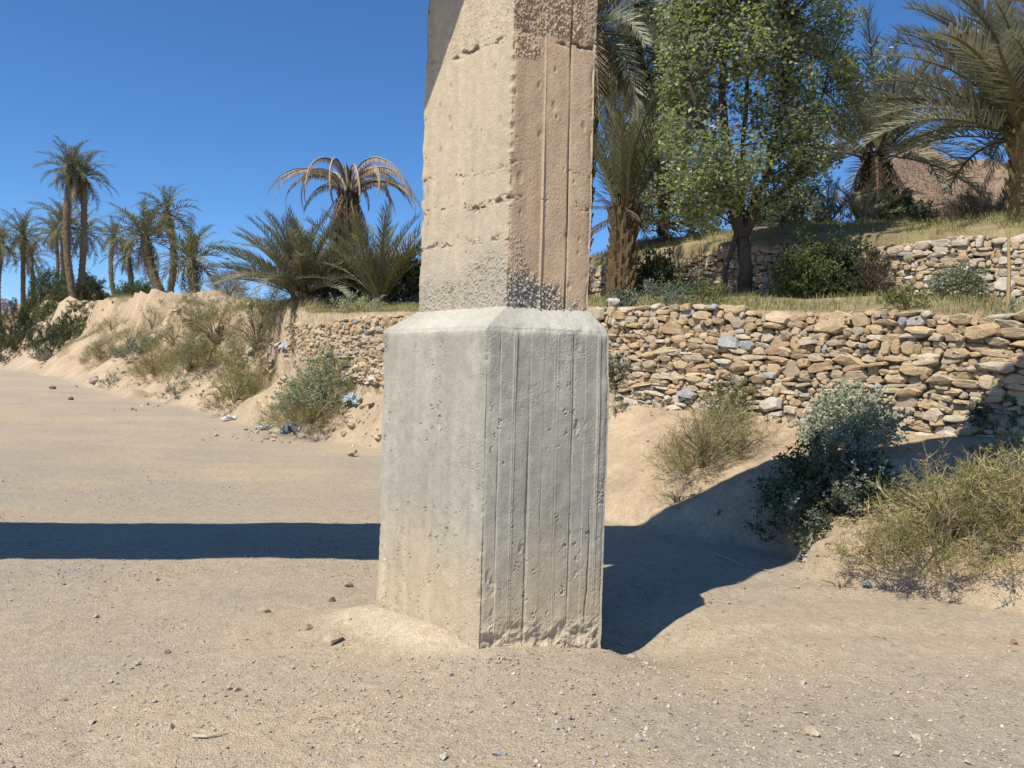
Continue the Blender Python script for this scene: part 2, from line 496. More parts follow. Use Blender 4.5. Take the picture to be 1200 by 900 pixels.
_DS = 3.0 * 1.006 ** np.arange(600)
def hit(px, py):
    """the ground point seen at picture column px, row py"""
    o = np.array((0, 0, CH)); p1 = at(px, 1.0, py) - o
    P = o + _DS[:, None] * p1
    below = P[:, 2] < terrain(P[:, 0], P[:, 1])
    i = int(np.argmax(below)) if below.any() else len(_DS) - 1
    return np.array((P[i, 0], P[i, 1], tz(P[i, 0], P[i, 1])))

def hits(px, py):
    o = np.array((0, 0, CH))
    d = (np.array(rt)[None] * ((px - 600.0) / FPX)[:, None] + np.array(up)[None] * ((450.0 - py) / FPX)[:, None] + np.array(fw)[None])
    d = d / d[:, 1:2]
    DS = 3.0 * 1.012 ** np.arange(290)
    P = o + DS[None, :, None] * d[:, None, :]
    below = P[..., 2] < terrain(P[..., 0], P[..., 1])
    i = np.where(below.any(1), np.argmax(below, 1), len(DS) - 1)
    Q = P[np.arange(len(px)), i]
    Q[:, 2] = terrain(Q[:, 0], Q[:, 1])
    return Q

# ------------------------------------------------------------------ far hills
def ridge(name, x0, x1, y0, h, base, seed, col, label, scale):
    n, m = 140, 24
    u = np.linspace(0, 1, n)[:, None]; v = np.linspace(0, 1, m)[None, :]
    X = x0 + (x1 - x0) * u + 0 * v
    prof = np.clip(np.sin(PI * u), 0, 1) ** 0.5
    top = h * prof * (0.72 + 0.34 * fbm(u * 6, u * 0 + seed, o=5, seed=seed))
    sh = np.where(v < 0.6, (v / 0.6), 1 - 0.7 * (v - 0.6) / 0.4)
    Z = base + top * sh * (0.84 + 0.3 * fbm(X / scale, v * 7 + 0 * u, o=6, seed=seed + 3, g=0.6))
    Y = y0 + (h * 2.2) * v + 0 * u
    c = np.array(col) * (1 + 0.25 * fbm(X / scale * 2, v * 9 + 0 * u, o=4, seed=seed + 5))[..., None]
    i = np.arange(n * m).reshape(n, m)
    q = np.stack([i[:-1, :-1], i[1:, :-1], i[1:, 1:], i[:-1, 1:]], -1).reshape(-1, 4)
    m_ = rough_mat(name + '_rock', scales=((8.0 / scale, 0.28), (45.0 / scale, 0.3)), bump=((14.0 / scale, 0.9, scale * 0.12),), spec=0.05)
    link(name, mesh_np(name, np.stack([X, Y, Z], -1), q, c.reshape(-1, 3), False, m_), None, label, 'hill', kind='structure')
ridge('mountain', -5200, -2050, 4300, 1050, -20, 41, (0.22, 0.19, 0.21), 'mountain ridge far beyond the palms, haze painted into its mauve rock', 500)  # mauve of distant haze is put into the rock colour
ridge('hill', -150, -62, 190, 25, 4, 42, (0.38, 0.24, 0.15), 'low brown hill behind the distant palm grove', 14)
ridge('hill', 72, 200, 100, 84, 2, 43, (0.29, 0.205, 0.14), 'brown rocky hill glimpsed between the terrace palms', 14)

# ------------------------------------------------------------------ the bridge: pier and deck
def resample(poly, fine, coarse):
    """walk the outline: the first edge and the last edge (the two faces towards us) finely, the rest coarsely"""
    n = len(poly); pts = []; edge = []; dist = []
    for i in range(n):
        a, b = poly[i], poly[(i + 1) % n]
        k = fine if i in (0, n - 1) else coarse
        for j in range(k):
            pts.append(a + (b - a) * j / k); edge.append(i); dist.append(j / k)
    return np.array(pts), np.array(edge), np.array(dist)

FINE = 120
pa, ea, da = resample(PED, FINE, 16)
pb, _, _ = resample(SHA, FINE, 16)

def normals(p):
    t = np.roll(p, -2, 0) - np.roll(p, 2, 0)
    n = np.stack([t[:, 1], -t[:, 0]], -1)
    return n / np.linalg.norm(n, axis=1, keepdims=True)
NA, NB = normals(pa), normals(pb)
LEN_A = np.array([np.linalg.norm(PED[(i + 1) % 5] - PED[i]) for i in range(5)])
LEN_B = np.array([np.linalg.norm(SHA[(i + 1) % 5] - SHA[i]) for i in range(5)])

def board_marks(u, z, seed, spacing, amp):
    """shutter boards: each a little in or out, a ragged fin or groove at each joint"""
    k = u / spacing + 0.25 * vn(u * 0 + 0.5, np.floor(u / spacing) * 3.3, seed=seed)
    b = np.floor(k); f = k - b
    step = (_h(b.astype(np.int64), b.astype(np.int64) * 0, b.astype(np.int64) * 0, seed + 1) - 0.5) * 2
    near = np.minimum(f, 1 - f) * spacing
    j = np.round(k).astype(np.int64)
    kind = _h(j, j * 0, j * 0, seed + 2)
    sgn = np.where(kind > 0.6, 1.0, np.where(kind > 0.12, -1.0, 0.4))
    w = 0.0052 * (1 + 0.5 * vn(z * 9, u * 3, seed=seed + 4))
    on = np.clip(0.7 + 0.9 * vn(z * 2.2, j * 7.7, seed=seed + 3), 0.0, 1)
    line = np.exp(-(near / w) ** 2) * sgn * on
    return amp * (0.35 * step + 1.9 * line), line

def build_pedestal():
    zz = np.concatenate([np.linspace(-0.45, -0.12, 6), np.arange(-0.1, 1.86, 0.0085), 1.86 + 0.03 * np.linspace(0.1, 1, 5), np.linspace(1.90, 2.02, 18)])
    prof = np.concatenate([np.zeros(len(zz) - 23), np.linspace(0.0, 0.05, 5) ** 1.0, np.linspace(0.12, 1.04, 18)])
    P = pa[None] * (1 - prof[:, None, None]) + pb[None] * prof[:, None, None]
    N = np.broadcast_to(NA[None], P.shape)
    Z = np.broadcast_to(zz[:, None], P.shape[:2])
    E = np.broadcast_to(ea[None], Z.shape); U = np.broadcast_to((da * LEN_A[ea])[None], Z.shape)
    right = (E == 0); lf = (E == 4)
    d = 0.010 * fbm(P[..., 0] * 2.2, P[..., 1] * 2.2, Z * 1.6, 3, 51) + 0.0016 * fbm(P[..., 0] * 14, P[..., 1] * 14, Z * 9, 3, 52) + 0.0012 * vn(U * 110, Z * 110, seed=53) * (0.4 + 0.6 * ss(-0.1, 0.4, fbm(U * 4, Z * 4, o=3, seed=54)))
    bmr, lr = board_marks(U, Z, 61, 0.088, 0.0046)
    bml, ll = board_marks(U, Z, 71, 0.105, 0.0022)
    body = (1 - ss(1.84, 1.88, Z))
    d = d + np.where(right, bmr, np.where(lf, bml, 0.0)) * body
    pit = cells(U * 48 + 0.8 * vn(U * 90, Z * 90, seed=83), Z * 26 + 0.8 * vn(U * 90, Z * 90, seed=84), 81, 0.09) * body * ss(-0.2, 0.3, fbm(U * 4, Z * 3, o=2, seed=82))
    big = cells(U * 16, Z * 8, 85, 0.05) * body
    d = d - 0.007 * pit - 0.012 * big * (0.5 + 0.5 * vn(U * 60, Z * 60, seed=86))
    # eroded foot, chipped arris
    foot = ss(0.24, 0.02, Z + 0.1 * vn(U * 7, Z * 2, seed=87)) * np.where(right, 1.0, 0.3)
    rag = fbm(U * 16, Z * 16, o=4, seed=88)
    d = d + foot * (0.020 * rag - 0.002)
    edge = np.minimum(np.where(right, U, 9), np.where(lf, LEN_A[4] - U, 9))
    edge = np.minimum(edge, np.where(right, LEN_A[0] - U, 9)); edge = np.minimum(edge, np.where(lf, U, 9))
    arr = np.exp(-(edge / 0.014) ** 2)
    chip = np.clip(fbm(Z * 15, P[..., 0] * 3, o=4, seed=89), -0.2, 1)
    d = d - arr * (0.006 + 0.012 * np.clip(chip, 0, 1)) * body
    # bare aggregate along the near arris, a long crack low on the right face
    agg = ss(0.25, 0.6, fbm(Z * 3.2, P[..., 0] * 2, o=3, seed=101)) * np.exp(-(edge / 0.05) ** 2) * body * (edge < 0.3)
    nod = 1.5 * cells(U * 58, Z * 58, 102, 0.85) - 0.6
    d = d + agg * 0.007 * nod
    crk = np.where(right, np.exp(-((U - 0.66 - 0.012 * vn(Z * 9, Z * 0, seed=103)) / 0.004) ** 2), 0) * ss(0.08, 0.2, Z) * ss(1.0, 0.5, Z)
    d = d - 0.012 * crk
    rim = np.exp(-((Z - 1.885) / 0.03) ** 2) * (0.004 + 0.01 * fbm(P[..., 0] * 12, P[..., 1] * 12, o=3, seed=90))
    d = d - rim + 0.002 * fbm(P[..., 0] * 20, P[..., 1] * 20, o=3, seed=94) * (1 - body)
    V = np.concatenate([P + N * d[..., None], Z[..., None]], -1)
    V[..., 2] += (1 - body) * 0.004 * fbm(P[..., 0] * 7, P[..., 1] * 7, o=3, seed=91)
    # colour: grey cement, stained sandy near the foot, the shelf paler
    cg = np.array((0.385, 0.362, 0.30)); mud = np.array((0.53, 0.42, 0.28)); shelf = np.array((0.43, 0.41, 0.345)); dk = np.array((0.25, 0.235, 0.2))
    st = fbm(U * 2.5, Z * 1.6, o=4, seed=92) ; vs = fbm(U * 14, Z * 0.7, o=3, seed=93)
    grit = cells(U * 60, Z * 60, 98, 0.3)
    c = cg * (1 + 0.13 * st + 0.08 * vs - 0.16 * grit + 0.07 * fbm(U * 22, Z * 22, o=3, seed=99))[..., None]
    patch = ss(0.1, 0.5, fbm(U * 3 + 3, Z * 2.2, o=5, seed=95, g=0.6)) * 0.4
    c = c * (1 - patch[..., None]) + dk * 1.15 * patch[..., None]
    mz = ss(0.8, 0.08, Z + 0.22 * fbm(U * 2.4, Z * 1.2, o=3, seed=96) - np.where(lf, 0.1, 0.0)) * 0.85
    c = c * (1 - mz[..., None]) + mud * (1 + 0.1 * vs)[..., None] * mz[..., None]
    gk = np.clip(np.where(right, -lr, np.where(lf, -ll * 0.6, 0)), 0, 1) * 0.35 + 0.35 * pit + 0.6 * crk + 0.25 * agg * (nod < 0)
    c = c * (1 - gk[..., None]) + dk * 0.6 * gk[..., None]
    shm = (1 - body)[..., None]
    c = c * (1 - shm) + shelf * (1 + 0.1 * st[..., None]) * shm
    return V, c

def build_shaft(ztop):
    zz = np.arange(1.98, ztop, 0.0085)
    P = np.broadcast_to(pb[None], (len(zz),) + pb.shape)
    N = np.broadcast_to(NB[None], P.shape)
    Z = np.broadcast_to(zz[:, None], P.shape[:2])
    E = np.broadcast_to(ea[None], Z.shape); U = np.broadcast_to((da * LEN_B[ea])[None], Z.shape)
    right = (E == 0); lf = (E == 4)
    d = 0.008 * fbm(P[..., 0] * 2.5, P[..., 1] * 2.5, Z * 1.5, 3, 151) + 0.001 * fbm(P[..., 0] * 16, P[..., 1] * 16, Z * 9, 3, 152) + 0.0008 * vn(U * 110, Z * 110, seed=156)
    # two strong board joints on the right face, faint ones on the left
    wob = 0.006 * vn(Z * 1.6, Z * 0, seed=153)
    j1 = np.exp(-((U - 0.205 - wob) / 0.0055) ** 2) * right * np.clip(0.75 + 0.5 * vn(Z * 2.5, Z * 0 + 2, seed=154), 0, 1)
    j2 = np.exp(-((U - 0.37 - wob * 1.3) / 0.0065) ** 2) * right * np.clip(0.7 + 0.6 * vn(Z * 3, Z * 0 + 4, seed=155), 0, 1)
    d = d + 0.012 * j1 - 0.016 * j2
    d = d + np.where(right & (U > 0.205) & (U < 0.37), 0.005, 0.0) + np.where(right & (U > 0.37), 0.002, 0.0)
    bml, ll = board_marks(U, Z, 171, 0.12, 0.0014)
    d = d + np.where(lf, bml, 0)
    # pour joints: ragged lines of pits
    def joint(z0, amp, seed, fac):
        zj = z0 + 0.022 * vn(U * 6, U * 0, seed=seed) + 0.012 * vn(U * 23, U * 0, seed=seed + 5)
        return np.exp(-((Z - zj) / 0.016) ** 2) * ss(-0.05, 0.45, fbm(U * 26, Z * 44, o=3, seed=seed + 1, g=0.7)) * fac * amp * np.clip(0.6 + 0.8 * vn(U * 5, U * 0, seed=seed + 3), 0, 1)
    J = joint(3.64, 1.0, 180, 1.0) + joint(2.86, 0.5, 190, np.where(lf, 1, 0.5)) + joint(2.66, 0.9, 200, np.where(lf, 1.0, 0.8)) + joint(2.42, 0.5, 210, np.where(lf, 1, 0))
    J = np.clip(J, 0, 1)
    d = d - 0.026 * J
    # rough plaster above the joint, honeycombed concrete at the foot of the right face
    rag = 1.5 * cells(U * 62, Z * 62, 221, 0.85) - 0.55 + 0.4 * fbm(U * 30, Z * 30, o=3, seed=229)
    up_ = ss(3.64, 3.67, Z) * np.where(right, np.where(U < 0.43, 1.0, 0.4), 0.25)
    d = d + up_ * (0.006 + 0.009 * rag)
    low = ss(2.40, 2.14, Z + 0.16 * fbm(U * 5, Z * 4, o=3, seed=222) + np.where(right, 0.25 * ss(0.1, 0.5, U), 0.0)) * np.where(right, 1.0, 0.35) 
    rg2 = 1.6 * cells(U * 56, Z * 56, 223, 0.85) - 0.6 + 0.5 * fbm(U * 24, Z * 24, o=3, seed=230)
    d = d + low * (0.013 * rg2 + 0.004)
    patch = np.where(right, np.exp(-(((U - 0.07) / 0.1) ** 4 + ((Z - 3.57) / 0.065) ** 4)), 0)
    d = d + patch * (0.008 + 0.01 * rag)
    edge = np.minimum(np.where(right, U, 9), np.where(lf, LEN_B[4] - U, 9))
    arr = np.exp(-(edge / 0.014) ** 2)
    chip = fbm(Z * 26, P[..., 0] * 3, o=4, seed=225)
    d = d + arr * (0.012 * chip - 0.005)
    edge2 = np.minimum(np.where(right, LEN_B[0] - U, 9), np.where(lf, U, 9))
    d = d - np.exp(-(edge2 / 0.02) ** 2) * np.clip(0.006 + 0.014 * fbm(Z * 11, P[..., 0], o=4, seed=226), 0, 1)
    pit = cells(U * 24, Z * 16, 227, 0.07)
    d = d - 0.006 * pit
    V = np.concatenate([P + N * d[..., None], Z[..., None]], -1)
    tan_ = np.array((0.49, 0.405, 0.29)); rtan = np.array((0.51, 0.37, 0.235)); gr = np.array((0.37, 0.335, 0.275)); dk = np.array((0.16, 0.12, 0.085)); pale = np.array((0.44, 0.40, 0.32))
    st = fbm(U * 2.2, Z * 1.2, o=4, seed=231); vs = fbm(U * 16, Z * 0.6, o=3, seed=232)
    c = np.where(right[..., None], rtan, tan_) * (1 + 0.1 * st + 0.07 * vs - 0.1 * cells(U * 60, Z * 60, 98, 0.25) + 0.05 * fbm(U * 22, Z * 22, o=3, seed=99))[..., None]
    rr = np.where(right & (U < 0.205), 0.9, 1.0)
    c = c * rr[..., None]
    g2 = ss(2.75, 2.1, Z + 0.15 * st) * np.where(right, 0.0, 0.55)
    c = c * (1 - g2[..., None]) + pale * g2[..., None]
    lm = np.clip(low * np.where(right, 1.0, 1.2), 0, 1)
    c = c * (1 - lm[..., None]) + gr * (0.95 + 0.2 * rg2)[..., None] * lm[..., None]
    um = np.clip(np.where(right, ss(3.64, 3.68, Z) * 0.5, 0), 0, 1)
    c = c * (1 - um[..., None]) + np.array((0.36, 0.28, 0.19)) * um[..., None]
    jm = np.clip(J * 0.9 + 0.6 * j2 + 0.2 * pit, 0, 0.8)
    c = c * (1 - jm[..., None]) + dk * jm[..., None]
    j1m = 0.45 * j1[..., None]
    c = c * (1 - j1m) + np.array((0.5, 0.41, 0.3)) * j1m
    return V, c

def ring_mesh(name, V, c, mat):
    nr, nc = V.shape[:2]
    i = np.arange(nr * nc).reshape(nr, nc)
    j = np.roll(i, -1, 1)
    q = np.stack([i[:-1], j[:-1], j[1:], i[1:]], -1).reshape(-1, 4)
    v = V.reshape(-1, 3); cc = c.reshape(-1, 3)
    v = np.vstack([v, V[-1].mean(0)[None], V[0].mean(0)[None]]); cc = np.vstack([cc, cc[-1:], cc[:1]])
    tt = [(i[-1, k], i[-1, (k + 1) % nc], nr * nc) for k in range(nc)] + [(i[0, (k + 1) % nc], i[0, k], nr * nc + 1) for k in range(nc)]
    return mesh_np(name, v, [q, np.array(tt)], cc, False, mat)

DECK_Z = 4.95
DECK_A = math.atan(0.11)
bridge = empty('concrete_footbridge', (-0.1, 5.2, -0.2), 'board-cast concrete bridge pier with grey pedestal and tan shaft under a deck', 'bridge pier')
def part(name, me):
    o = link(name, me, bridge)
    o.matrix_parent_inverse = Matrix.Translation(-bridge.location)
    return o
V, c = build_pedestal()
tag(part('pedestal', ring_mesh('pedestal', V, c, M_CONC)), 'wider grey concrete pedestal with mud-stained foot')
V, c = build_shaft(DECK_Z + 0.05)
tag(part('shaft', ring_mesh('shaft', V, c, M_CONC)), 'tan concrete shaft with vertical board marks')

def deck():
    a = Acc()
    e = np.array((math.cos(DECK_A), math.sin(DECK_A), 0)); n = np.array((-math.sin(DECK_A), math.cos(DECK_A), 0)); z = np.array((0, 0, 1.0))
    o = np.array((-0.3, 4.78, 0))
    L0, L1, W = -24.0, 26.0, 1.6
    xs = np.linspace(L0, L1, 200)
    prof = [(0.0, DECK_Z), (0.0, DECK_Z + 0.32), (W, DECK_Z + 0.32), (W, DECK_Z)]
    v = []
    for i, s in enumerate(xs):
        for (w_, h_) in prof:
            v.append(o + e * s + n * (w_ + 0.012 * math.sin(s * 2.3 + h_)) + z * (h_ + 0.008 * math.sin(s * 1.7 + w_)))
    q = []
    for i in range(len(xs) - 1):
        for j in range(4):
            k = (j + 1) % 4
            q.append((i * 4 + j, (i + 1) * 4 + j, (i + 1) * 4 + k, i * 4 + k))
    q.append((0, 1, 2, 3)); q.append((len(v) - 1, len(v) - 2, len(v) - 3, len(v) - 4))
    a.add(v, None, q, (0.36, 0.25, 0.15))
    return a.mesh('deck', M_CONC)
part('deck', deck())
def shadow_corbel():  # unseen corbel, added and shaped to cast the slanting shade on the shaft
    import bmesh
    e = np.array((math.cos(DECK_A), math.sin(DECK_A), 0)); n = np.array((-math.sin(DECK_A), math.cos(DECK_A), 0))
    o = np.array((-0.18, 4.84, 0))
    a = Acc()
    pr = [(-1.9, DECK_Z + 0.01), (-1.7, 4.42), (0.45, 4.42), (0.75, DECK_Z + 0.01)]
    v = [o + e * s + n * w + np.array((0, 0, h)) for w in (0.0, 0.5) for s, h in pr]
    a.add(v, None, [(0, 1, 2, 3), (7, 6, 5, 4), (0, 4, 5, 1), (1, 5, 6, 2), (2, 6, 7, 3), (3, 7, 4, 0)], (0.4, 0.29, 0.18))
    return a.mesh('shadow_corbel', M_CONC)
part('shadow_corbel', shadow_corbel())

# ------------------------------------------------------------------ dry stone walls
STONE_ME = []
for k, (hv, hf) in enumerate(HULLS):
    STONE_ME.append(mesh_np('stone', hv, hf, None, False, M_STONE))
PAL = np.array([(0.46, 0.345, 0.21), (0.48, 0.36, 0.22), (0.45, 0.345, 0.215), (0.47, 0.335, 0.2), (0.43, 0.35, 0.24), (0.50, 0.395, 0.26), (0.45, 0.31, 0.19), (0.44, 0.37, 0.27)])

def wall(name, poly, s0, s1, zlo, height, row, label, seed, pale, back, nmax, scale=1.0):
    r = np.random.RandomState(seed)
    P = np.array(poly, float); seg = np.linalg.norm(np.diff(P, axis=0), axis=1); cum = np.concatenate([[0], np.cumsum(seg)])
    def pos(s):
        return np.array((np.interp(s, cum, P[:, 0]), np.interp(s, cum, P[:, 1])))
    stones = []
    z = 0.0
    smp = np.linspace(s0, s1, 300)
    zc = np.full(300, -0.12)                       # height reached so far along the wall
    n_rows = 0
    while True:
        h0 = row * r.uniform(0.7, 1.35)
        if zc.min() > height * 1.02: break
        n_rows += 1
        if n_rows > 40: break
        s = s0 + r.uniform(0, 0.2)
        new = zc.copy()
        while s < s1:
            w_ = row * (0.65 + 2.3 * r.rand() ** 1.5) * scale
            h = h0 * r.uniform(0.6, 1.5)
            if r.rand() < 0.1: h *= r.uniform(1.4, 1.9); w_ *= 1.2
            m = (smp >= s) & (smp <= s + w_)
            zb_ = zc[m].mean() if m.any() else float(np.interp(s + w_ / 2, smp, zc))
            top_here = height + 0.10 * vn(np.array([s * 0.9]), np.array([seed * 1.0]), seed=seed)[0]
            if zb_ + h > top_here + 0.05: h = max(0.06, top_here - zb_ + 0.03)
            if zb_ < top_here - 0.02:
                stones.append((s + w_ / 2, zb_ + h / 2, w_, h))
                new[m] = zb_ + h * 0.93
            else:
                new[m] = np.maximum(zc[m], height * 1.1)
            s += w_ * 0.97
        # keep the courses from drifting apart
        zc = new * 0.7 + np.convolve(np.pad(new, 6, mode='edge'), np.ones(13) / 13, 'valid') * 0.3
    out = []
    for (s, zz, w_, h) in stones:
        p = pos(s); q = pos(min(s + 0.05, cum[-1])); dv = q - p; dv /= np.linalg.norm(dv) + 1e-9
        nrm = np.array((-dv[1], dv[0]))            # outward: left of travel
        base = zlo(p)
        dep = max(0.2, min(0.34, w_ * 0.8)) 
        pr = back + r.uniform(-0.035, 0.05) - 0.07 * max(0, zz) / 1.6
        c3 = np.array((p[0] + nrm[0] * pr, p[1] + nrm[1] * pr, base + zz))
        ang = math.atan2(dv[1], dv[0])
        k = r.randint(len(HULLS))
        col = PAL[r.randint(len(PAL))] * r.uniform(0.86, 1.12)
        pf = pale(c3, r)
        col = col * (1 - pf) + np.array((0.58, 0.525, 0.44)) * pf
        if r.rand() < 0.02: col = np.array((0.32, 0.32, 0.31)) * r.uniform(0.9, 1.25)
        out.append((c3, ang, r.uniform(-0.14, 0.14), r.uniform(-0.2, 0.2), (w_ * 1.14, dep, h * 1.24), k, col))
    for k0 in range(int(len(out) * 0.7)):           # chips wedged into the joints
        s = r.uniform(s0, s1); p = pos(s); q = pos(min(s + 0.05, cum[-1])); dv = (q - p) / (np.linalg.norm(q - p) + 1e-9); nrm = np.array((-dv[1], dv[0]))
        zz = r.uniform(0, height * 0.97); sz = row * r.uniform(0.3, 0.65)
        pr = back + r.uniform(-0.0, 0.05) - 0.07 * zz / 1.6
        c3 = np.array((p[0] + nrm[0] * pr, p[1] + nrm[1] * pr, zlo(p) + zz))
        out.append((c3, math.atan2(dv[1], dv[0]) + r.uniform(-0.5, 0.5), r.uniform(-0.5, 0.5), r.uniform(-0.4, 0.4), (sz * r.uniform(1, 2.2), 0.16, sz), r.randint(len(HULLS)), PAL[r.randint(len(PAL))] * r.uniform(0.85, 1.15)))
    def key(t):
        c3 = t[0]
        px = 600 + FPX * c3[0] / c3[1]
        vis = 0 if (px < -20 or px > 1220 or 455 < px < 705) else 1
        return vis * math.sqrt(t[4][0] * t[4][2]) / c3[1]
    out.sort(key=key, reverse=True)
    root = empty(name, (*pos((s0 + s1) / 2), zlo(pos((s0 + s1) / 2))), label, 'stone wall')
    root['kind'] = 'thing'
    inv = Matrix.Translation(-root.location)
    a = Acc()
    for n, (c3, ang, tx, ty, sc, k, col) in enumerate(out):
        if n < nmax and key(out[n]) > 0:
            o = bpy.data.objects.new('stone', STONE_ME[k]); COL.objects.link(o); o.parent = root; o.matrix_parent_inverse = inv
            o.location = c3; o.rotation_euler = (tx, ty, ang); o.scale = sc; o.color = (*col, 1)
        else:
            hv, hf = HULLS[k]
            m = rotm(tx, ty, ang)[0]
            a.add((hv * np.array(sc)) @ m.T + c3, hf, None, col)
    if a.n:
        o = link('small_stones', a.mesh('small_stones', M_STONES), root, kind='stuff')
        o.matrix_parent_inverse = inv
    return root

def zl1(p): return float(np.interp(p[0], *ZB)) 
def pale1(c, r):
    base = float(np.interp(c[0], *ZB))
    return (0.75 if r.rand() < 0.55 else 0.0) * float(ss(0.35, 0.0, c[2] - base)) + (0.5 if r.rand() < 0.06 else 0)
wall('dry_stone_wall', WALL, 7.6, 31.6, zl1, 1.4, 0.08, 'lower dry stone terrace wall of tan stones running behind the pier', 500, pale1, 0.085, 300, 1.4)
def zl2(p): return float(np.interp(p[0], [0, 4.6, 8.2, 13], [3.2, 3.1, 2.85, 2.7]))
def pale2(c, r): return r.uniform(0.4, 0.9) if r.rand() < 0.12 + 0.38 * float(ss(5.6, 7.2, c[0])) else 0.0
wall('dry_stone_wall', UPPER, 14.5, 32.5, zl2, 1.2, 0.08, 'upper terrace wall of whitish stones behind the leafy tree', 501, pale2, 0.1, 300, 1.3)

# ------------------------------------------------------------------ palms
def frond(L, droop, n, ll, seed, vang=35.0, hang=0.0, col=(0.10, 0.13, 0.075), colv=0.25, rach=(0.22, 0.2, 0.1), th0=0.0, wid=0.034, curl=1.4, twist=0.0):
    """one feather leaf along +X: midrib plus two rows of leaflets"""
    r = np.random.RandomState(seed)
    a = Acc()
    S = np.linspace(0, 1, 15)
    th = th0 - droop * S ** curl
    dx = np.cos(th) * L / 14; dz = np.sin(th) * L / 14
    P = np.zeros((15, 3)); P[1:, 0] = np.cumsum(dx[:-1]); P[1:, 2] = np.cumsum(dz[:-1])
    P[:, 1] = 0.06 * L * np.sin(S * 2.2 + seed) * S
    w = 0.042 * (1 - S) ** 0.8 + 0.007
    sd = np.array((0, 1.0, 0))
    v = np.concatenate([P + sd * w[:, None], P - sd * w[:, None], P + np.array((0, 0, 0.6)) * w[:, None]])
    q = []
    for i in range(14):
        q += [(i, i + 1, 30 + i + 1, 30 + i), (30 + i, 30 + i + 1, 15 + i + 1, 15 + i), (15 + i, 15 + i + 1, i + 1, i)]
    a.add(v, None, q, rach)
    tan = np.gradient(P, axis=0); tan /= np.linalg.norm(tan, axis=1, keepdims=True)
    for k in range(n):
        s = 0.14 + 0.86 * (k + r.uniform(-0.3, 0.3)) / n
        s = min(max(s, 0.08), 0.995)
        p = np.array([np.interp(s, S, P[:, j]) for j in range(3)])
        T = np.array([np.interp(s, S, tan[:, j]) for j in range(3)])
        Nn = np.cross(T, sd) * -1.0
        Nn = np.array((-T[2], 0, T[0]))
        ln = ll * (0.35 + 0.65 * math.sin(PI * min(1, 0.2 + 0.75 * s)) ** 0.7) * r.uniform(0.85, 1.1)
        for sg in (-1, 1):
            A = R(62 - 36 * s + r.uniform(-9, 9)); Vv = R(vang + r.uniform(-22, 22))
            d = T * math.cos(A) + (sd * sg * math.cos(Vv) + Nn * math.sin(Vv)) * math.sin(A)
            d = d * (1 - hang) + np.array((0.08, 0.25 * sg, -1.0)) * hang
            d /= np.linalg.norm(d)
            wv = T * wid * 0.5 * r.uniform(0.7, 1.2)
            mid = p + d * ln * 0.5 + np.array((0, 0, -0.03 * ln)); tip = p + d * ln + np.array((0, 0, -0.14 * ln))
            cc = np.array(col) * (1 + r.uniform(-colv, colv)) 
            cc = cc * np.array((1 + 0.15 * r.rand(), 1, 1))
            a.add([p - wv * 0.6, p + wv * 0.6, mid + wv, mid - wv, tip], [(3, 2, 4)], [(0, 1, 2, 3)], cc)
    return a.arrays()

GREEN = (0.17, 0.18, 0.085); GREYG = (0.3, 0.32, 0.225); OLIVE = (0.12, 0.125, 0.05); TAN = (0.34, 0.27, 0.17); BROWN = (0.13, 0.095, 0.06)
FR = {
    'up': [frond(2.9, R(38), 58, 0.5, 700 + k, 40, col=GREEN, wid=0.042) for k in range(3)],
    'grey': [frond(3.0, R(55), 62, 0.52, 710 + k, 32, col=GREYG, wid=0.044) for k in range(4)],
    'olive': [frond(2.9, R(50), 46, 0.46, 720 + k, 30, col=OLIVE) for k in range(2)],
    'dry': [frond(2.7, R(60), 38, 0.42, 730 + k, 10, 0.45, col=TAN, rach=(0.36, 0.29, 0.18)) for k in range(2)],
    'arc': [frond(3.4, R(150 + 12 * k), 56, 0.21, 740 + k, 0, 0.8, col=(0.36, 0.29, 0.195), rach=(0.46, 0.38, 0.26), th0=R(66 + 6 * k), curl=0.85, wid=0.045) for k in range(4)],
    'arcgreen': [frond(3.2, R(150), 60, 0.36, 750 + k, 0, 0.7, col=(0.15, 0.15, 0.095), rach=(0.3, 0.24, 0.13), th0=R(70), curl=0.9, wid=0.045) for k in range(2)],
    'skirt': [frond(2.0, R(25), 30, 0.34, 760 + k, 0, 0.3, col=BROWN, rach=(0.2, 0.14, 0.08)) for k in range(2)],
    'far': [frond(2.6, R(70), 22, 0.5, 770 + k, 25, col=GREEN, wid=0.075) for k in range(3)],
    'farold': [frond(2.5, R(85), 20, 0.46, 780 + k, 5, 0.3, col=(0.2, 0.17, 0.1), wid=0.075) for k in range(2)],
}
FR_ME = {}
def frond_me(kind, k):
    if (kind, k) not in FR_ME:
        v, t, q, c = FR[kind][k]
        FR_ME[(kind, k)] = mesh_np('frond', v, [t, q], c, False, M_DRY if kind in ('dry', 'arc', 'skirt', 'farold') else M_FROND)
    return FR_ME[(kind, k)]

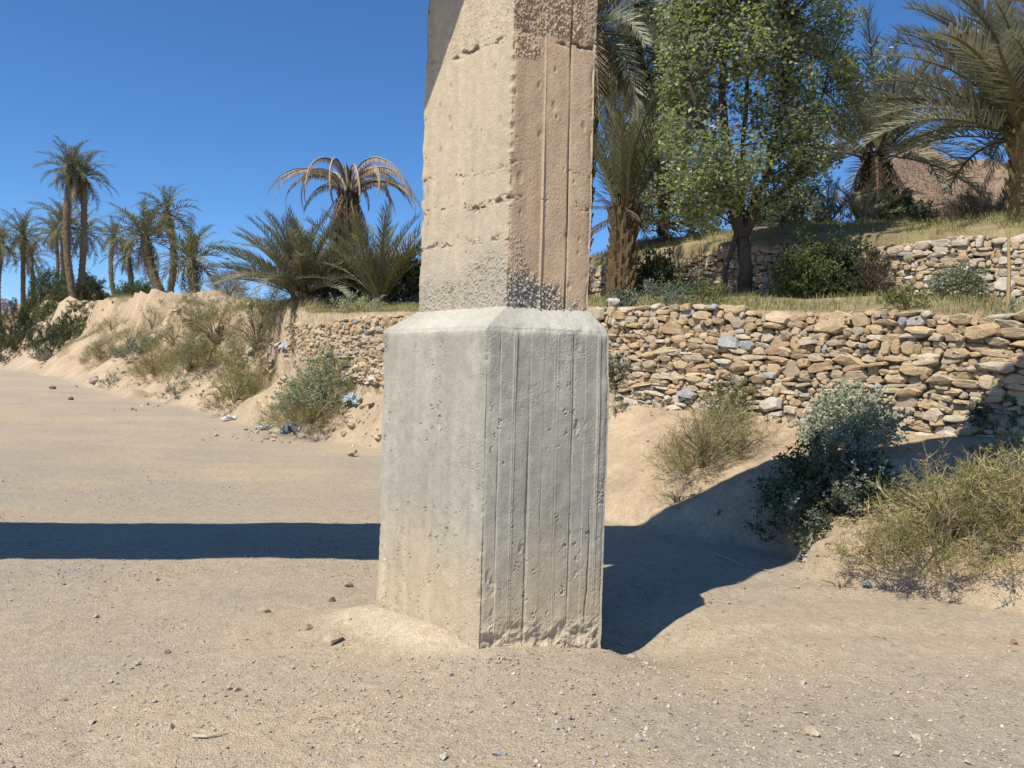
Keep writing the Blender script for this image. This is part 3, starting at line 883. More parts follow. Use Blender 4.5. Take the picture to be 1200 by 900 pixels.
def palm_trunk(base, top, r0, r1, seed, col=(0.2, 0.15, 0.1), bow=0.0, stubs=1.0, flare=1.0):
    r = np.random.RandomState(seed)
    a = Acc(); sb = Acc()
    base = np.array(base, float); top = np.array(top, float)
    H = np.linalg.norm(top - base)
    n = max(8, int(H / 0.12)); S = np.linspace(0, 1, n)
    side = np.array((1.0, 0.3, 0))
    pts = base + (top - base) * S[:, None] + side * (bow * np.sin(PI * S))[:, None]
    rad = (r0 + (r1 - r0) * S) * (1 + 0.35 * flare * np.exp(-S * H / 0.35)) * (1 + 0.06 * np.cos(S * H * 28)) * (1 + 0.07 * r.uniform(-1, 1, n))
    tube(a, pts, rad, 12, np.array(col) * 0.85)
    m = int(H * 34 * stubs)
    for k in range(m):
        s = (k + r.rand()) / m
        p = np.array([np.interp(s, S, pts[:, j]) for j in range(3)])
        az = k * 2.399963 + r.uniform(-0.2, 0.2)
        o = np.array((math.cos(az), math.sin(az), 0)); t = np.array((-o[1], o[0], 0)); rr = float(np.interp(s, S, rad))
        ln = r.uniform(0.1, 0.2) * (0.7 + r0 * 1.6); w = 0.055 + 0.16 * r0
        b = p + o * rr * 0.82
        tip = b + o * ln * 0.55 + np.array((0, 0, ln))
        cc = np.array(col) * r.uniform(0.75, 1.5) * np.array((1.05, 1, 0.92))
        sb.add([b - t * w * 0.5, b + t * w * 0.5, b - np.array((0, 0, 0.05)) + o * 0.05, tip - t * w * 0.22, tip + t * w * 0.22, tip + o * 0.03 - np.array((0, 0, 0.02))],
              [(3, 4, 5), (0, 2, 1)], [(0, 1, 4, 3), (1, 2, 5, 4), (2, 0, 3, 5)], cc)
    return a, sb

def put_frond(root, kind, k, loc, az, elev, roll, s):
    o = bpy.data.objects.new('frond', frond_me(kind, k)); COL.objects.link(o)
    o.parent = root
    o.matrix_parent_inverse = Matrix.Translation(-root.location)
    o.location = loc; o.scale = (s, s, s)
    o.rotation_euler = (Matrix.Rotation(az, 3, 'Z') @ Matrix.Rotation(-elev, 3, 'Y') @ Matrix.Rotation(roll, 3, 'X')).to_euler()
    return o

def palm(label, base, top, r0, r1, spec, seed, group=None, joined=False, scale=1.0, **kw):
    """spec: list of (kind, count, elevation from, elevation to, size from, size to)"""
    r = np.random.RandomState(seed)
    base = np.array(base, float); top = np.array(top, float)
    base[2] -= 0.12
    root = empty('palm_tree', tuple(base), label, 'palm tree', group or 'palms on the terraces')
    inv = Matrix.Translation(-root.location)
    a, sb = palm_trunk(base, top, r0, r1, seed, **kw)
    o = link('trunk', a.mesh('trunk', M_BARK, True), root); o.matrix_parent_inverse = inv
    if sb.n: link('leaf_stubs', sb.mesh('leaf_stubs', M_BARK), o, kind='stuff')
    acc = Acc()
    i = 0
    for kind, cnt, e0, e1, s0, s1 in spec:
        for k in range(cnt):
            f = (k + r.rand() * 0.6) / max(cnt, 1)
            el = R(e0 + (e1 - e0) * f + r.uniform(-8, 8)); az = i * 2.399963 + r.uniform(-0.25, 0.25); i += 1
            sz = scale * (s0 + (s1 - s0) * f) * r.uniform(0.9, 1.1)
            loc = top + np.array((math.cos(az), math.sin(az), 0)) * r1 * 0.6 + np.array((0, 0, r.uniform(-0.12, 0.06) * (1 + 1.5 * f)))
            kk = r.randint(len(FR[kind]))
            roll = r.uniform(-0.35, 0.35)
            if not joined:
                put_frond(root, kind, kk, tuple(loc), az, el, roll, sz)
            else:
                M = np.array(Matrix.Rotation(az, 3, 'Z') @ Matrix.Rotation(-el, 3, 'Y') @ Matrix.Rotation(roll, 3, 'X')) * sz
                v, t, q, c = FR[kind][kk]
                acc.add(v @ M.T + loc, t, q, c * r.uniform(0.85, 1.15))
    if joined:
        o = link('crown', acc.mesh('crown', M_FROND), root); o.matrix_parent_inverse = inv
    return root

# middle-left clump
b = at(352, 24.6); palm('bushy green date palm with low trunk fanning over the wall end', b, b + np.array((0, 0, 0.75)), 0.36, 0.34,
     [('up', 60, 88, 30, 0.8, 1.0), ('grey', 30, 55, 8, 0.9, 0.95), ('skirt', 10, -30, -65, 0.6, 0.8)], 801, col=(0.24, 0.17, 0.09))
b = at(398, 25.5); tp_ = at(409, 25.5, 226); palm('dying palm with tan fronds arching over and hanging down', b, tp_, 0.34, 0.30,
     [('arc', 19, 0, 0, 0.8, 1.05), ('arcgreen', 5, -5, 5, 0.65, 0.8), ('skirt', 34, -55, -85, 0.7, 1.0)], 802, col=(0.075, 0.055, 0.04), stubs=1.6)
b = at(443, 22.5); palm('young palm of upright fronds beside the pier', b, b + np.array((0, 0, 0.25)), 0.2, 0.18,
     [('up', 22, 88, 50, 0.8, 1.05), ('olive', 12, 60, 30, 0.7, 0.9)], 803)
# right of the pier
b = at(724, 15.6); palm('palm with thick brown trunk of cut stubs next to the pier', b, b + np.array((0.03, 0, 1.75)), 0.21, 0.27,
     [('up', 16, 88, 70, 0.75, 0.9), ('olive', 8, 82, 60, 0.6, 0.75), ('skirt', 16, 55, -40, 0.35, 0.55)], 804, col=(0.15, 0.105, 0.058), stubs=1.8)
b = at(672, 18.0); palm('tall palm mostly hidden behind the pier with pale hanging fronds', b, at(694, 18.0, 30), 0.24, 0.22,
     [('up', 16, 85, 25, 0.85, 1.0), ('grey', 18, 20, -45, 0.9, 1.0), ('dry', 14, -45, -80, 0.9, 1.0)], 805)
# upper terrace
b = at(1196, 14.6); palm('large grey-green palm with long drooping fronds at the terrace edge', b, at(1202, 14.6, 150), 0.24, 0.28,
     [('grey', 84, 88, 16, 0.95, 1.04), ('up', 12, 85, 60, 0.8, 0.9), ('dry', 5, -20, -60, 0.5, 0.6)], 806, col=(0.32, 0.22, 0.1))
b = at(1022, 19.0); palm('short palm with dark trunk between the leafy tree and large palm', b, at(1026, 19.0, 180), 0.34, 0.3,
     [('up', 22, 88, 30, 0.95, 1.1), ('grey', 16, 40, -15, 0.95, 1.05), ('skirt', 16, -50, -80, 0.6, 0.8)], 807, col=(0.07, 0.055, 0.04), stubs=1.4)
b = at(1003, 17.6); palm('low blue-grey palm sprout below the dark trunked palm', b, b + np.array((0, 0, 0.12)), 0.1, 0.1,
     [('grey', 14, 85, 20, 0.36, 0.5)], 808)
b = at(965, 18.4); palm('low grey palm sprout beside the leafy tree trunk', b, b + np.array((0, 0, 0.12)), 0.1, 0.1,
     [('grey', 16, 85, 20, 0.36, 0.55)], 809)
b = at(1148, 18.6); palm('small dusty palm sprout on the terrace near the brown hill', b, b + np.array((0, 0, 0.15)), 0.1, 0.1,
     [('grey', 13, 85, 25, 0.3, 0.45)], 810)
b = at(1160, 17.6); palm('low grey palm sprout at the foot of the large palm', b, b + np.array((0, 0, 0.15)), 0.1, 0.1,
     [('grey', 15, 85, 20, 0.4, 0.5)], 811)

# distant grove on the bank
GRV = 'palms of the distant grove'
def far_palm(label, px, D, toppy, toppx, r, seed, sc, dead=8, n=34, low=-35, base_py=None, bow=0.0):
    D *= 1.42; sc *= 1.36 * (0.94 + 0.12 * ((seed * 7) % 5) / 4); r *= 0.92; n = 24 + (seed * 5) % 9; low += (seed * 11) % 25 - 8; bow += 0.25 * ((seed * 3) % 5 - 2)
    bb = at(px, D)
    palm(label, bb, at(toppx, D, toppy), r, r * 0.85, [('far', n, 88, low, 0.9, 1.05), ('farold', dead, low, -75, 0.8, 0.95)], seed, GRV, True, sc, stubs=0.5, bow=bow)
far_palm('tallest palm of the pair with bare twin trunks', 85, 50, 196, 84, 0.34, 820, 0.98, 14)
far_palm('slimmer right-leaning trunk of the tall palm pair', 90, 50.6, 207, 97, 0.3, 821, 0.86, 12)
far_palm('leaning palm with shaggy dark trunk on the eroded bank', 192, 43, 278, 170, 0.42, 822, 0.98, 8, low=-20)
far_palm('upright palm right behind the leaning palm', 193, 46, 248, 196, 0.3, 823, 0.86, 10)
far_palm('squat palm with wide crown on the bank edge', 228, 41, 302, 224, 0.4, 824, 0.98, 10, low=-40)
far_palm('small slim palm left of the leaning palm', 137, 60, 275, 134, 0.26, 825, 0.76, 8)
far_palm('short palm between slim palm and leaning palm', 150, 55, 298, 149, 0.3, 826, 0.72, 8)
far_palm('broad palm crown just left of the tall pair', 78, 60, 264, 77, 0.42, 827, 1.1, 10)
far_palm('thin leaning palm left of the broad crown', 58, 66, 272, 64, 0.22, 828, 0.9, 8)
far_palm('slim palm with round crown at the grove edge', 26, 62, 275, 27, 0.26, 829, 1.0, 8)
far_palm('thick palm cut by the frame edge', 3, 60, 284, 2, 0.4, 830, 1.05, 8)
far_palm('low palm half hidden behind the slim one', 34, 70, 300, 36, 0.24, 831, 0.9, 9)
far_palm('palm crown right behind the tall pair', 100, 62, 272, 98, 0.3, 832, 0.95, 8)

# ------------------------------------------------------------------ the leafy tree on the terrace
def W(px, py, D): return at(px, D, py)
def leafy_tree(label, b, trunk, specs, side, region, count, seed, white, extra=()):
    r = np.random.RandomState(seed)
    b = np.array(b, float); b[2] -= 0.1
    root = empty('poplar_tree', tuple(b), label, 'tree', 'leafy trees on the terraces')
    inv = Matrix.Translation(-root.location)
    def limb(name, pts, r0, r1, sides=9):
        P = np.array(pts); n = 14
        s = np.linspace(0, 1, len(P)); S = np.linspace(0, 1, n)
        Q = np.stack([np.interp(S, s, P[:, j]) for j in range(3)], -1)
        for _ in range(2): Q[1:-1] = (Q[:-2] + Q[1:-1] * 2 + Q[2:]) / 4
        Q[1:-1] += r.normal(0, 0.015, (n - 2, 3)) + (0.12 * np.sin(S * r.uniform(5, 9) + r.uniform(0, 6)) * S * (1 - S) * 2.2)[1:-1, None] * r.normal(0, 1, 3)[None]
        a = Acc(); tube(a, Q, np.linspace(r0, r1, n) * (1 + 0.06 * r.uniform(-1, 1, n)), sides, (0.1, 0.078, 0.058))
        o = link(name, a.mesh(name, M_BARK, True), root); o.matrix_parent_inverse = inv
        return Q
    limb('trunk', [b] + trunk, 0.135, 0.115, 12)
    limbs = [limb('limb', p_, a_, b_) for p_, a_, b_ in specs]
    if side: limb('side_stem', side, 0.055, 0.04, 7)
    lo_c, hi_c, left_c, (d0, d1), (pc, pr_), (px0, px1), (py0, py1) = region
    C = []
    LQ = np.concatenate(limbs)
    tries = 0
    while len(C) < count and tries < 30000:
        tries += 1
        px, py, D = r.uniform(px0, px1), r.uniform(py0, py1), r.uniform(d0, d1)
        if py > np.interp(px, *lo_c) or px > np.interp(py, *hi_c) or px < np.interp(py, *left_c): continue
        if ((D - (d0 + d1) / 2) / ((d1 - d0) / 2)) ** 2 + ((px - pc) / pr_) ** 2 > 1: continue
        p = W(px, py, D)
        g = fbm(np.array([p[0] * 0.85]), np.array([p[1] * 0.85]), np.array([p[2] * 0.65]), 2, seed + 3)[0]
        if g < -0.1: continue
        if C and min(np.linalg.norm(p - q) for q in C) < 0.2: continue
        if r.rand() < 0.35 and np.min(np.linalg.norm(LQ - p, axis=1)) > 1.0: continue
        C.append(p)
    C = np.array(C + [W(*e) for e in extra])
    # twigs from the nearest limb point to each cluster
    a = Acc()
    for p in C:
        low = LQ[LQ[:, 2] < p[2] + 0.1]
        if not len(low): low = LQ
        q = low[np.argmin(np.linalg.norm(low - p, axis=1))]
        mid = (p + q) / 2 + np.array((0, 0, 0.08 * np.linalg.norm(p - q))) + r.normal(0, 0.05, 3)
        tube(a, [q, mid, p, p + (p - q) * 0.12 + np.array((0, 0, 0.15))], [0.022, 0.013, 0.007, 0.003], 4, (0.13, 0.105, 0.08), False)
    o = link('twigs', a.mesh('twigs', M_BARK), root, kind='stuff'); o.matrix_parent_inverse = inv
    # leaves: folded kite shapes
    tv = np.array([(0, 0, 0), (0.45, 0.36, 0.06), (1, 0, -0.05), (0.45, -0.36, 0.06)]); tt = np.array([(0, 2, 1), (0, 3, 2)])
    acc = Acc()
    for p in C:
        n = int(r.uniform(80, 190)); rad = r.uniform(0.24, 0.5)
        d = r.normal(0, 1, (n, 3)); d /= np.linalg.norm(d, axis=1, keepdims=True)
        pos = p + d * (r.rand(n, 1) ** 0.45) * rad * np.array((1, 1, 0.85))
        m = rotm(r.uniform(-0.9, 0.9, n) + np.where(r.rand(n) < 0.12, PI, 0), r.uniform(-0.3, 1.1, n), r.uniform(0, 2 * PI, n)) * r.uniform(0.05, 0.1, n)[:, None, None]
        base = np.array((0.205, 0.28, 0.045)) * r.uniform(0.75, 1.3)
        cm = base * r.uniform(0.7, 1.35, (n, 1)) * np.stack([r.uniform(0.85, 1.2, n), np.ones(n), r.uniform(0.7, 1.2, n)], -1)
        pw = (r.rand(n, 1) < white); cm = np.where(pw, np.array((0.5, 0.48, 0.4)) * r.uniform(0.7, 1.1, (n, 1)), cm)
        acc.add(*inst(tv, tt, np.zeros((0, 4), int), np.ones((4, 3)), m, pos, cm))
    o = link('crown', acc.mesh('crown', M_POPLAR), root); o.matrix_parent_inverse = inv
T = 14.3
fork = W(871, 278, T)
leafy_tree('leafy green tree with dark forked trunk on the lower terrace', at(872, T), [W(874, 320, T), fork], [
    ([fork, W(892, 240, T), W(905, 180, 14.1), W(915, 90, 14.0), W(925, -40, 14.0), W(925, -140, 14.0)], 0.105, 0.03),
    ([fork, W(858, 245, T), W(848, 190, T), W(846, 110, T), W(850, 10, T), W(852, -120, T)], 0.11, 0.03),
    ([W(858, 245, T), W(838, 215, 13.9), W(818, 160, 13.8), W(805, 80, 13.7), W(798, -20, 13.7)], 0.075, 0.02),
    ([W(892, 240, T), W(925, 215, 14.5), W(955, 160, 14.7), W(972, 70, 14.8)], 0.06, 0.015),
    ([fork, W(868, 230, 14.6), W(872, 140, 14.9), W(880, 20, 15.0)], 0.08, 0.02)],
    [at(851, 14.25) - np.array((0, 0, .1)), W(852, 320, 14.25), W(858, 285, 14.25), W(862, 262, 14.28)],
    (([770, 800, 830, 870, 900, 940, 975, 1000], [210, 250, 262, 240, 240, 250, 230, 150]), ([-170, 0, 60, 120, 200, 260, 300], [960, 990, 1000, 985, 975, 935, 840]),
     ([-170, 0, 100, 200, 290], [790, 780, 775, 785, 800]), (12.6, 15.4), (885, 125.0), (770, 1010), (-170, 270)), 360, 900, 0.2,
    [(985, 95, 14.6), (1000, 105, 14.5), (975, 130, 14.7), (1010, 120, 14.6), (995, 150, 14.6), (1000, 20, 14.4), (985, 60, 14.5), (1030, 70, 14.6), (1018, 90, 14.6)])
T = 19.2
fork = W(778, 262, T)
leafy_tree('pale speckled leafy tree behind the upper wall beside the stub palm', at(776, T), [W(777, 275, T), fork], [
    ([fork, W(770, 200, T), W(755, 110, T), W(748, 0, T), W(745, -120, T)], 0.11, 0.03),
    ([fork, W(790, 200, 18.8), W(800, 110, 18.6), W(808, 0, 18.5)], 0.1, 0.03),
    ([W(772, 215, T), W(745, 190, 19.6), W(725, 140, 19.8)], 0.06, 0.02),
    ([W(788, 210, T), W(815, 200, 19.0), W(835, 170, 18.9)], 0.06, 0.02)], None,
    (([700, 740, 790, 830, 850], [235, 258, 282, 275, 255]), ([-170, 300], [850, 850]), ([-170, 0, 100, 200, 290], [735, 712, 708, 716, 745]), (17.6, 20.8), (778, 85.0), (700, 860), (-170, 285)), 470, 950, 0.3)

# ------------------------------------------------------------------ shrubs
def sprig(kind, seed):
    """a small branched shoot of unit length along +Z"""
    r = np.random.RandomState(seed)
    a = Acc()
    def ribbon(p, d, ln, w, col, bend, segs=3):
        d = np.array(d, float); d /= np.linalg.norm(d); pts = [np.array(p, float)]
        for k in range(segs):
            d = d + np.array(bend) * r.uniform(0.3, 1.0) + r.normal(0, 0.12, 3); d /= np.linalg.norm(d)
            pts.append(pts[-1] + d * ln / segs)
        s = np.cross(d, r.normal(size=3)); s /= np.linalg.norm(s) + 1e-9
        W_ = w * np.linspace(1, 0.35, segs + 1)
        v = np.concatenate([[q - s * x, q + s * x] for q, x in zip(pts, W_)])
        a.add(v, None, [(2 * k, 2 * k + 1, 2 * k + 3, 2 * k + 2) for k in range(segs)], col)
        return np.array(pts)
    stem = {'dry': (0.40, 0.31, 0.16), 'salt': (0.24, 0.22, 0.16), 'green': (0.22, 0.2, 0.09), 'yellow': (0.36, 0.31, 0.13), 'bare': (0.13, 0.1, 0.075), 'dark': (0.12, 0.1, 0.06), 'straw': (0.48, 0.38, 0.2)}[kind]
    main = ribbon((0, 0, 0), (r.normal(0, 0.15), r.normal(0, 0.15), 1), 1.0, 0.012, stem, (0, 0, 0.05), 4)
    nt = {'dry': 16, 'salt': 9, 'green': 10, 'yellow': 14, 'bare': 12, 'dark': 10, 'straw': 8}[kind]
    for k in range(nt):
        s = r.uniform(0.15, 0.95); p = np.array([np.interp(s, np.linspace(0, 1, 5), main[:, j]) for j in range(3)])
        az = r.uniform(0, 2 * PI); e = r.uniform(0.2, 1.1)
        d = np.array((math.cos(az) * math.cos(e), math.sin(az) * math.cos(e), math.sin(e)))
        ln = r.uniform(0.2, 0.5) * (1.15 - 0.5 * s)
        cc = np.array(stem) * r.uniform(0.75, 1.3)
        if kind == 'yellow' and r.rand() < 0.55: cc = np.array((0.2, 0.2, 0.075)) * r.uniform(0.8, 1.3)
        if kind == 'dry' and r.rand() < 0.35: cc = np.array((0.22, 0.215, 0.115)) * r.uniform(0.8, 1.3)
        tw = ribbon(p, d, ln, 0.007 if kind != 'straw' else 0.009, cc, (0, 0, 0.12), 2)
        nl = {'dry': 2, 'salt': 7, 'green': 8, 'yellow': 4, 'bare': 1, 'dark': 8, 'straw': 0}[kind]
        for j in range(nl):
            q = tw[1] + (tw[2] - tw[1]) * r.uniform(-0.9, 1.0)
            d2 = d * 0.5 + r.normal(0, 0.6, 3); d2 /= np.linalg.norm(d2)
            ll = {'dry': 0.06, 'salt': 0.10, 'green': 0.12, 'yellow': 0.09, 'bare': 0.08, 'dark': 0.13, 'straw': 0.1}[kind] * r.uniform(0.7, 1.3)
            wd = ll * {'dry': 0.12, 'salt': 0.33, 'green': 0.2, 'yellow': 0.12, 'bare': 0.2, 'dark': 0.25, 'straw': 0.1}[kind]
            s2 = np.cross(d2, r.normal(size=3)); s2 /= np.linalg.norm(s2) + 1e-9
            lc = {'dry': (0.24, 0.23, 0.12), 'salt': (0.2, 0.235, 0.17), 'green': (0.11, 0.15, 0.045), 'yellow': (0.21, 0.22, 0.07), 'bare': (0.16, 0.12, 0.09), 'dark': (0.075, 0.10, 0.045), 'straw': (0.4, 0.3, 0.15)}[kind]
            a.add([q, q + d2 * ll * 0.5 + s2 * wd, q + d2 * ll, q + d2 * ll * 0.5 - s2 * wd], [(0, 1, 2), (0, 2, 3)], None, np.array(lc) * r.uniform(0.75, 1.35))
    return a.arrays()
SPR = {k: [sprig(k, 1000 + 50 * i + j) for j in range(5)] for i, k in enumerate(('dry', 'salt', 'green', 'yellow', 'bare', 'dark', 'straw'))}
SHRUB_N = [0]

def align(dirs, spin):
    z = dirs / np.linalg.norm(dirs, axis=1, keepdims=True)
    ref = np.where(np.abs(z[:, 2:3]) > 0.9, np.array([[1.0, 0, 0]]), np.array([[0, 0, 1.0]]))
    x = np.cross(ref, z); x /= np.linalg.norm(x, axis=1, keepdims=True); y = np.cross(z, x)
    c, s = np.cos(spin)[:, None], np.sin(spin)[:, None]
    return np.stack([x * c + y * s, y * c - x * s, z], -1)

def shrub(label, base, rx, rz, kinds, n, name='shrub', cat='shrub', group=None, ry=None, size=0.42, squash=1.0, tint=(1, 1, 1)):
    SHRUB_N[0] += 1
    r = np.random.RandomState(1500 + SHRUB_N[0])
    ry = ry or rx
    base = np.array(base, float)
    root = empty(name, tuple(base), label, cat, group or ('scrub on the banks and terraces' if name == 'shrub' else 'heaps of dry palm trash'))
    inv = Matrix.Translation(-root.location)
    # woody stems from the root collar
    a = Acc()
    for k in range(max(7, int(n / 14))):
        az = r.uniform(0, 2 * PI); f = r.uniform(0.2, 0.9)
        tip = np.array((math.cos(az) * rx * f, math.sin(az) * ry * f, rz * r.uniform(0.5, 0.9) * math.sqrt(max(0.05, 1 - f * f * 0.8))))
        tx, ty = base[0] + tip[0], base[1] + tip[1]
        mid = tip * np.array((0.35, 0.35, 0.6))
        end = np.array((tx, ty, base[2] + tip[2]))
        tube(a, [base - np.array((0, 0, 0.05)), base + mid, end], np.array((0.014, 0.010, 0.004)) * (0.7 + rx * 0.5), 4, np.array((0.22, 0.17, 0.11)) * r.uniform(0.7, 1.2), False)
    o = link('stems', a.mesh('stems', M_TWIG), root); o.matrix_parent_inverse = inv
    acc = Acc()
    for kind, share in kinds:
        m = int(n * share)
        if m < 1: continue
        d = r.normal(0, 1, (m, 3)); d[:, 2] = np.abs(d[:, 2]) * 1.0; d /= np.linalg.norm(d, axis=1, keepdims=True)
        rad = r.uniform(0.25, 0.85, m) ** 0.6
        lump = 1 + 0.28 * fbm(d[:, 0] * 2 + SHRUB_N[0], d[:, 1] * 2, d[:, 2] * 2, 2, 1600)
        off = d * (rad * lump)[:, None] * np.array((rx, ry, rz)) * (1 - 0.25 * size)
        P = base + off
        gz = terrain(P[:, 0], P[:, 1])
        P[:, 2] = np.maximum(P[:, 2] + (gz - base[2]) * 0.7, gz - 0.03)
        dirs = d * np.array((1, 1, 0.7 * squash)) + np.array((0, 0, 0.55 * squash)) + r.normal(0, 0.25, (m, 3))
        sz = size * r.uniform(0.6, 1.25, m) * min(1.0, 0.4 + max(rx, rz))
        M_ = align(dirs, r.uniform(0, 2 * PI, m)) * sz[:, None, None]
        which = r.randint(0, 5, m)
        cm = r.uniform(0.8, 1.25, (m, 1)) * np.array(tint)
        for w_ in range(5):
            s = which == w_
            if s.any():
                v, t, q, c = SPR[kind][w_]
                acc.add(*inst(v, t, q, c, M_[s], P[s], cm[s]))
    o = link('foliage', acc.mesh('foliage', M_SHRUB), root); o.matrix_parent_inverse = inv
    return root

def bush(label, px, py, wpx, hpx, kinds, n, D=None, lift=0.0, **kw):
    """a shrub whose foot is the ground seen at px, py (or the ground at depth D), so many picture units wide and high"""
    b = hit(px, py) if D is None else at(px, D)
    b = b + np.array((0, 0, lift))
    d = b[1]
    kw.setdefault('size', 0.42 * min(1.6, max(0.75, 0.55 * hpx * d / FPX + 0.45)))
    return shrub(label, b, wpx * d / FPX / 2, hpx * d / FPX, kinds, n, **kw)
# right bank
bush('large yellow-green scrub bush on the sandy bank in full sun', 1108, 640, 205, 82, [('yellow', 0.32), ('dry', 0.56), ('straw', 0.12)], 420, ry=0.32, tint=(1.15, 1.12, 1.1))
bush('yellowish scrub bush at the frame edge beside the large sunny one', 1205, 632, 120, 88, [('yellow', 0.25), ('dry', 0.5), ('straw', 0.25)], 230, ry=0.32, tint=(1.15, 1.12, 1.1))
bush('grey-green scrub with pale leaves between the sunny bush and wall', 1190, 560, 70, 42, [('salt', 0.35), ('yellow', 0.45), ('green', 0.2)], 90)
bush('tall grey-leaved saltbush with sunlit top and shaded base', 992, 527, 92, 58, [('salt', 1.0)], 190, tint=(1.7, 1.6, 1.45))
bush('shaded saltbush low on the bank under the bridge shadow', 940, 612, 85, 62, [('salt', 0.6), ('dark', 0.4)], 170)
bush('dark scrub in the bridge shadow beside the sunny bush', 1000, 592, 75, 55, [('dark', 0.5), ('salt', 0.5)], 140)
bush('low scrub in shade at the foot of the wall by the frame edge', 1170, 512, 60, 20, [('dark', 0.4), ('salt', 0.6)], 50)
bush('dry straw-coloured weed on the pale sand slope', 825, 548, 105, 60, [('dry', 0.75), ('straw', 0.25)], 360, tint=(1.05, 1.05, 1.0))
bush('small straw tuft trailing right of the dry weed', 870, 530, 70, 36, [('straw', 0.8), ('bare', 0.2)], 110)
bush('small dry tuft at the foot of the lower wall', 845, 497, 55, 40, [('dry', 0.6), ('green', 0.4)], 90)
bush('tiny weed on the sand beside the pier', 722, 487, 16, 9, [('salt', 1.0)], 14)
bush('trailing straw on the sand below the dry weed', 795, 590, 60, 14, [('straw', 1.0)], 36)
bush('straw litter tuft along the bank foot in the sun', 985, 688, 60, 8, [('straw', 1.0)], 26, size=0.16)
bush('shrub sprig growing at the lower wall beside the pier', 716, 458, 26, 50, [('salt', 0.6), ('dark', 0.4)], 70)
# on the terrace and walls
bush('round bright green shrub against the upper wall', 940, 0, 40, 58, [('green', 0.8), ('dark', 0.2)], 300, D=13.9)
bush('dark shaded shrub filling the upper wall by the green one', 978, 0, 50, 62, [('dark', 0.9), ('bare', 0.1)], 260, D=14.0)
bush('brown bare shrub hanging from the upper wall top', 1013, 0, 46, 44, [('bare', 0.9), ('dark', 0.1)], 260, D=13.7, lift=0.5)
bush('grey-green weed growing out of the whitish upper wall', 1118, 0, 42, 40, [('salt', 0.7), ('green', 0.3)], 90, D=12.5)
bush('dark leaf clump standing in for shade beside the stub palm', 764, 0, 34, 50, [('dark', 1.0)], 160, D=16.2)  # dark foliage put where the palm's trunk shadow lies
bush('green weed on top of the lower wall by the pier', 775, 0, 40, 24, [('salt', 0.6), ('green', 0.4)], 60, D=13.0)
bush('leafy weed tuft on the lower wall top under the tree', 822, 0, 45, 20, [('green', 0.7), ('straw', 0.3)], 60, D=12.6)
bush('grey weed hanging over the lower wall near the pier', 790, 0, 26, 14, [('salt', 1.0)], 40, D=12.62, lift=-0.25)
bush('green weed on the lower wall top right of the tree', 1060, 0, 40, 18, [('green', 0.7), ('yellow', 0.3)], 60, D=10.4)
bush('grey bush on the upper terrace left of the short palm', 930, 0, 55, 46, [('salt', 0.9), ('dark', 0.1)], 220, D=17.6, tint=(1.15, 1.15, 1.15))
bush('heap of dry brown palm trash on the upper terrace', 1126, 0, 46, 42, [('bare', 0.55), ('straw', 0.45)], 260, D=17.2, name='brush_heap', cat='brush heap')
bush('dark low bush beside the brown brush heap', 1068, 0, 34, 26, [('dark', 0.4), ('salt', 0.6)], 120, D=17.6)
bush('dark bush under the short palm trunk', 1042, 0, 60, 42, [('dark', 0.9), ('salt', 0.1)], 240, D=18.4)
bush('dusty hedge bush behind the leafy tree', 895, 0, 80, 40, [('salt', 0.5), ('dark', 0.5)], 260, D=19.5)
# left bank
bush('dusty grey-green saltbush in front of the left wall end', 380, 468, 120, 52, [('salt', 0.5), ('yellow', 0.3), ('dry', 0.2)], 330, tint=(1.5, 1.45, 1.3))
bush('ochre dry bush at the track edge left of the pier', 365, 500, 125, 45, [('dry', 0.7), ('yellow', 0.3)], 420)
bush('pale olive bush standing alone on the sandy slope', 275, 473, 62, 38, [('yellow', 0.6), ('dry', 0.4)], 260)
bush('broad straw-green bush under the bushy palm', 300, 415, 100, 52, [('yellow', 0.6), ('dry', 0.4)], 420)
bush('straw-green bush on the slope left of the wall', 252, 420, 95, 46, [('yellow', 0.5), ('dry', 0.5)], 380)
bush('rusty dry bush in front of the straw-green bushes', 180, 444, 70, 30, [('dry', 0.8), ('yellow', 0.2)], 330, tint=(1.05, 0.98, 0.9))
bush('olive bush beside the rusty dry bush', 222, 437, 70, 34, [('yellow', 0.6), ('dry', 0.4)], 300)
bush('low grey bush above the rusty dry bush', 165, 415, 70, 22, [('salt', 0.6), ('yellow', 0.4)], 300)
bush('ochre bush at the left end of the slope scrub', 118, 425, 45, 26, [('dry', 0.6), ('yellow', 0.4)], 240)
bush('dry weed high on the eroded scarp face', 232, 378, 60, 24, [('dry', 0.7), ('yellow', 0.3)], 220)
bush('dry weed on the scarp under the leaning palm', 178, 388, 40, 20, [('dry', 0.8), ('yellow', 0.2)], 180)
bush('dry weed on the pale bank below the slim palm', 130, 388, 40, 18, [('dry', 0.9), ('yellow', 0.1)], 160)
bush('tiny tuft near the bend of the track', 128, 453, 26, 12, [('dry', 0.7), ('salt', 0.3)], 80)
bush('sprawling dark creeper spilling down the far bank', 75, 402, 80, 26, [('dark', 0.8), ('green', 0.2)], 520)
bush('dark palm scrub at the far bend of the track', 18, 414, 80, 64, [('dark', 0.8), ('green', 0.2)], 620)
bush('dense dark bush at the foot of the far grove', 48, 0, 60, 40, [('dark', 0.6), ('green', 0.4)], 460, D=76)
bush('green bush at the foot of the tall palm pair', 70, 0, 60, 34, [('green', 0.5), ('dark', 0.5)], 380, D=72)
bush('spiky bush right of the tall palm pair', 103, 0, 34, 46, [('dark', 0.7), ('green', 0.3)], 340, D=74)
bush('bright green bush between slim and leaning palms', 158, 0, 60, 28, [('green', 0.7), ('dark', 0.3)], 340, D=68)
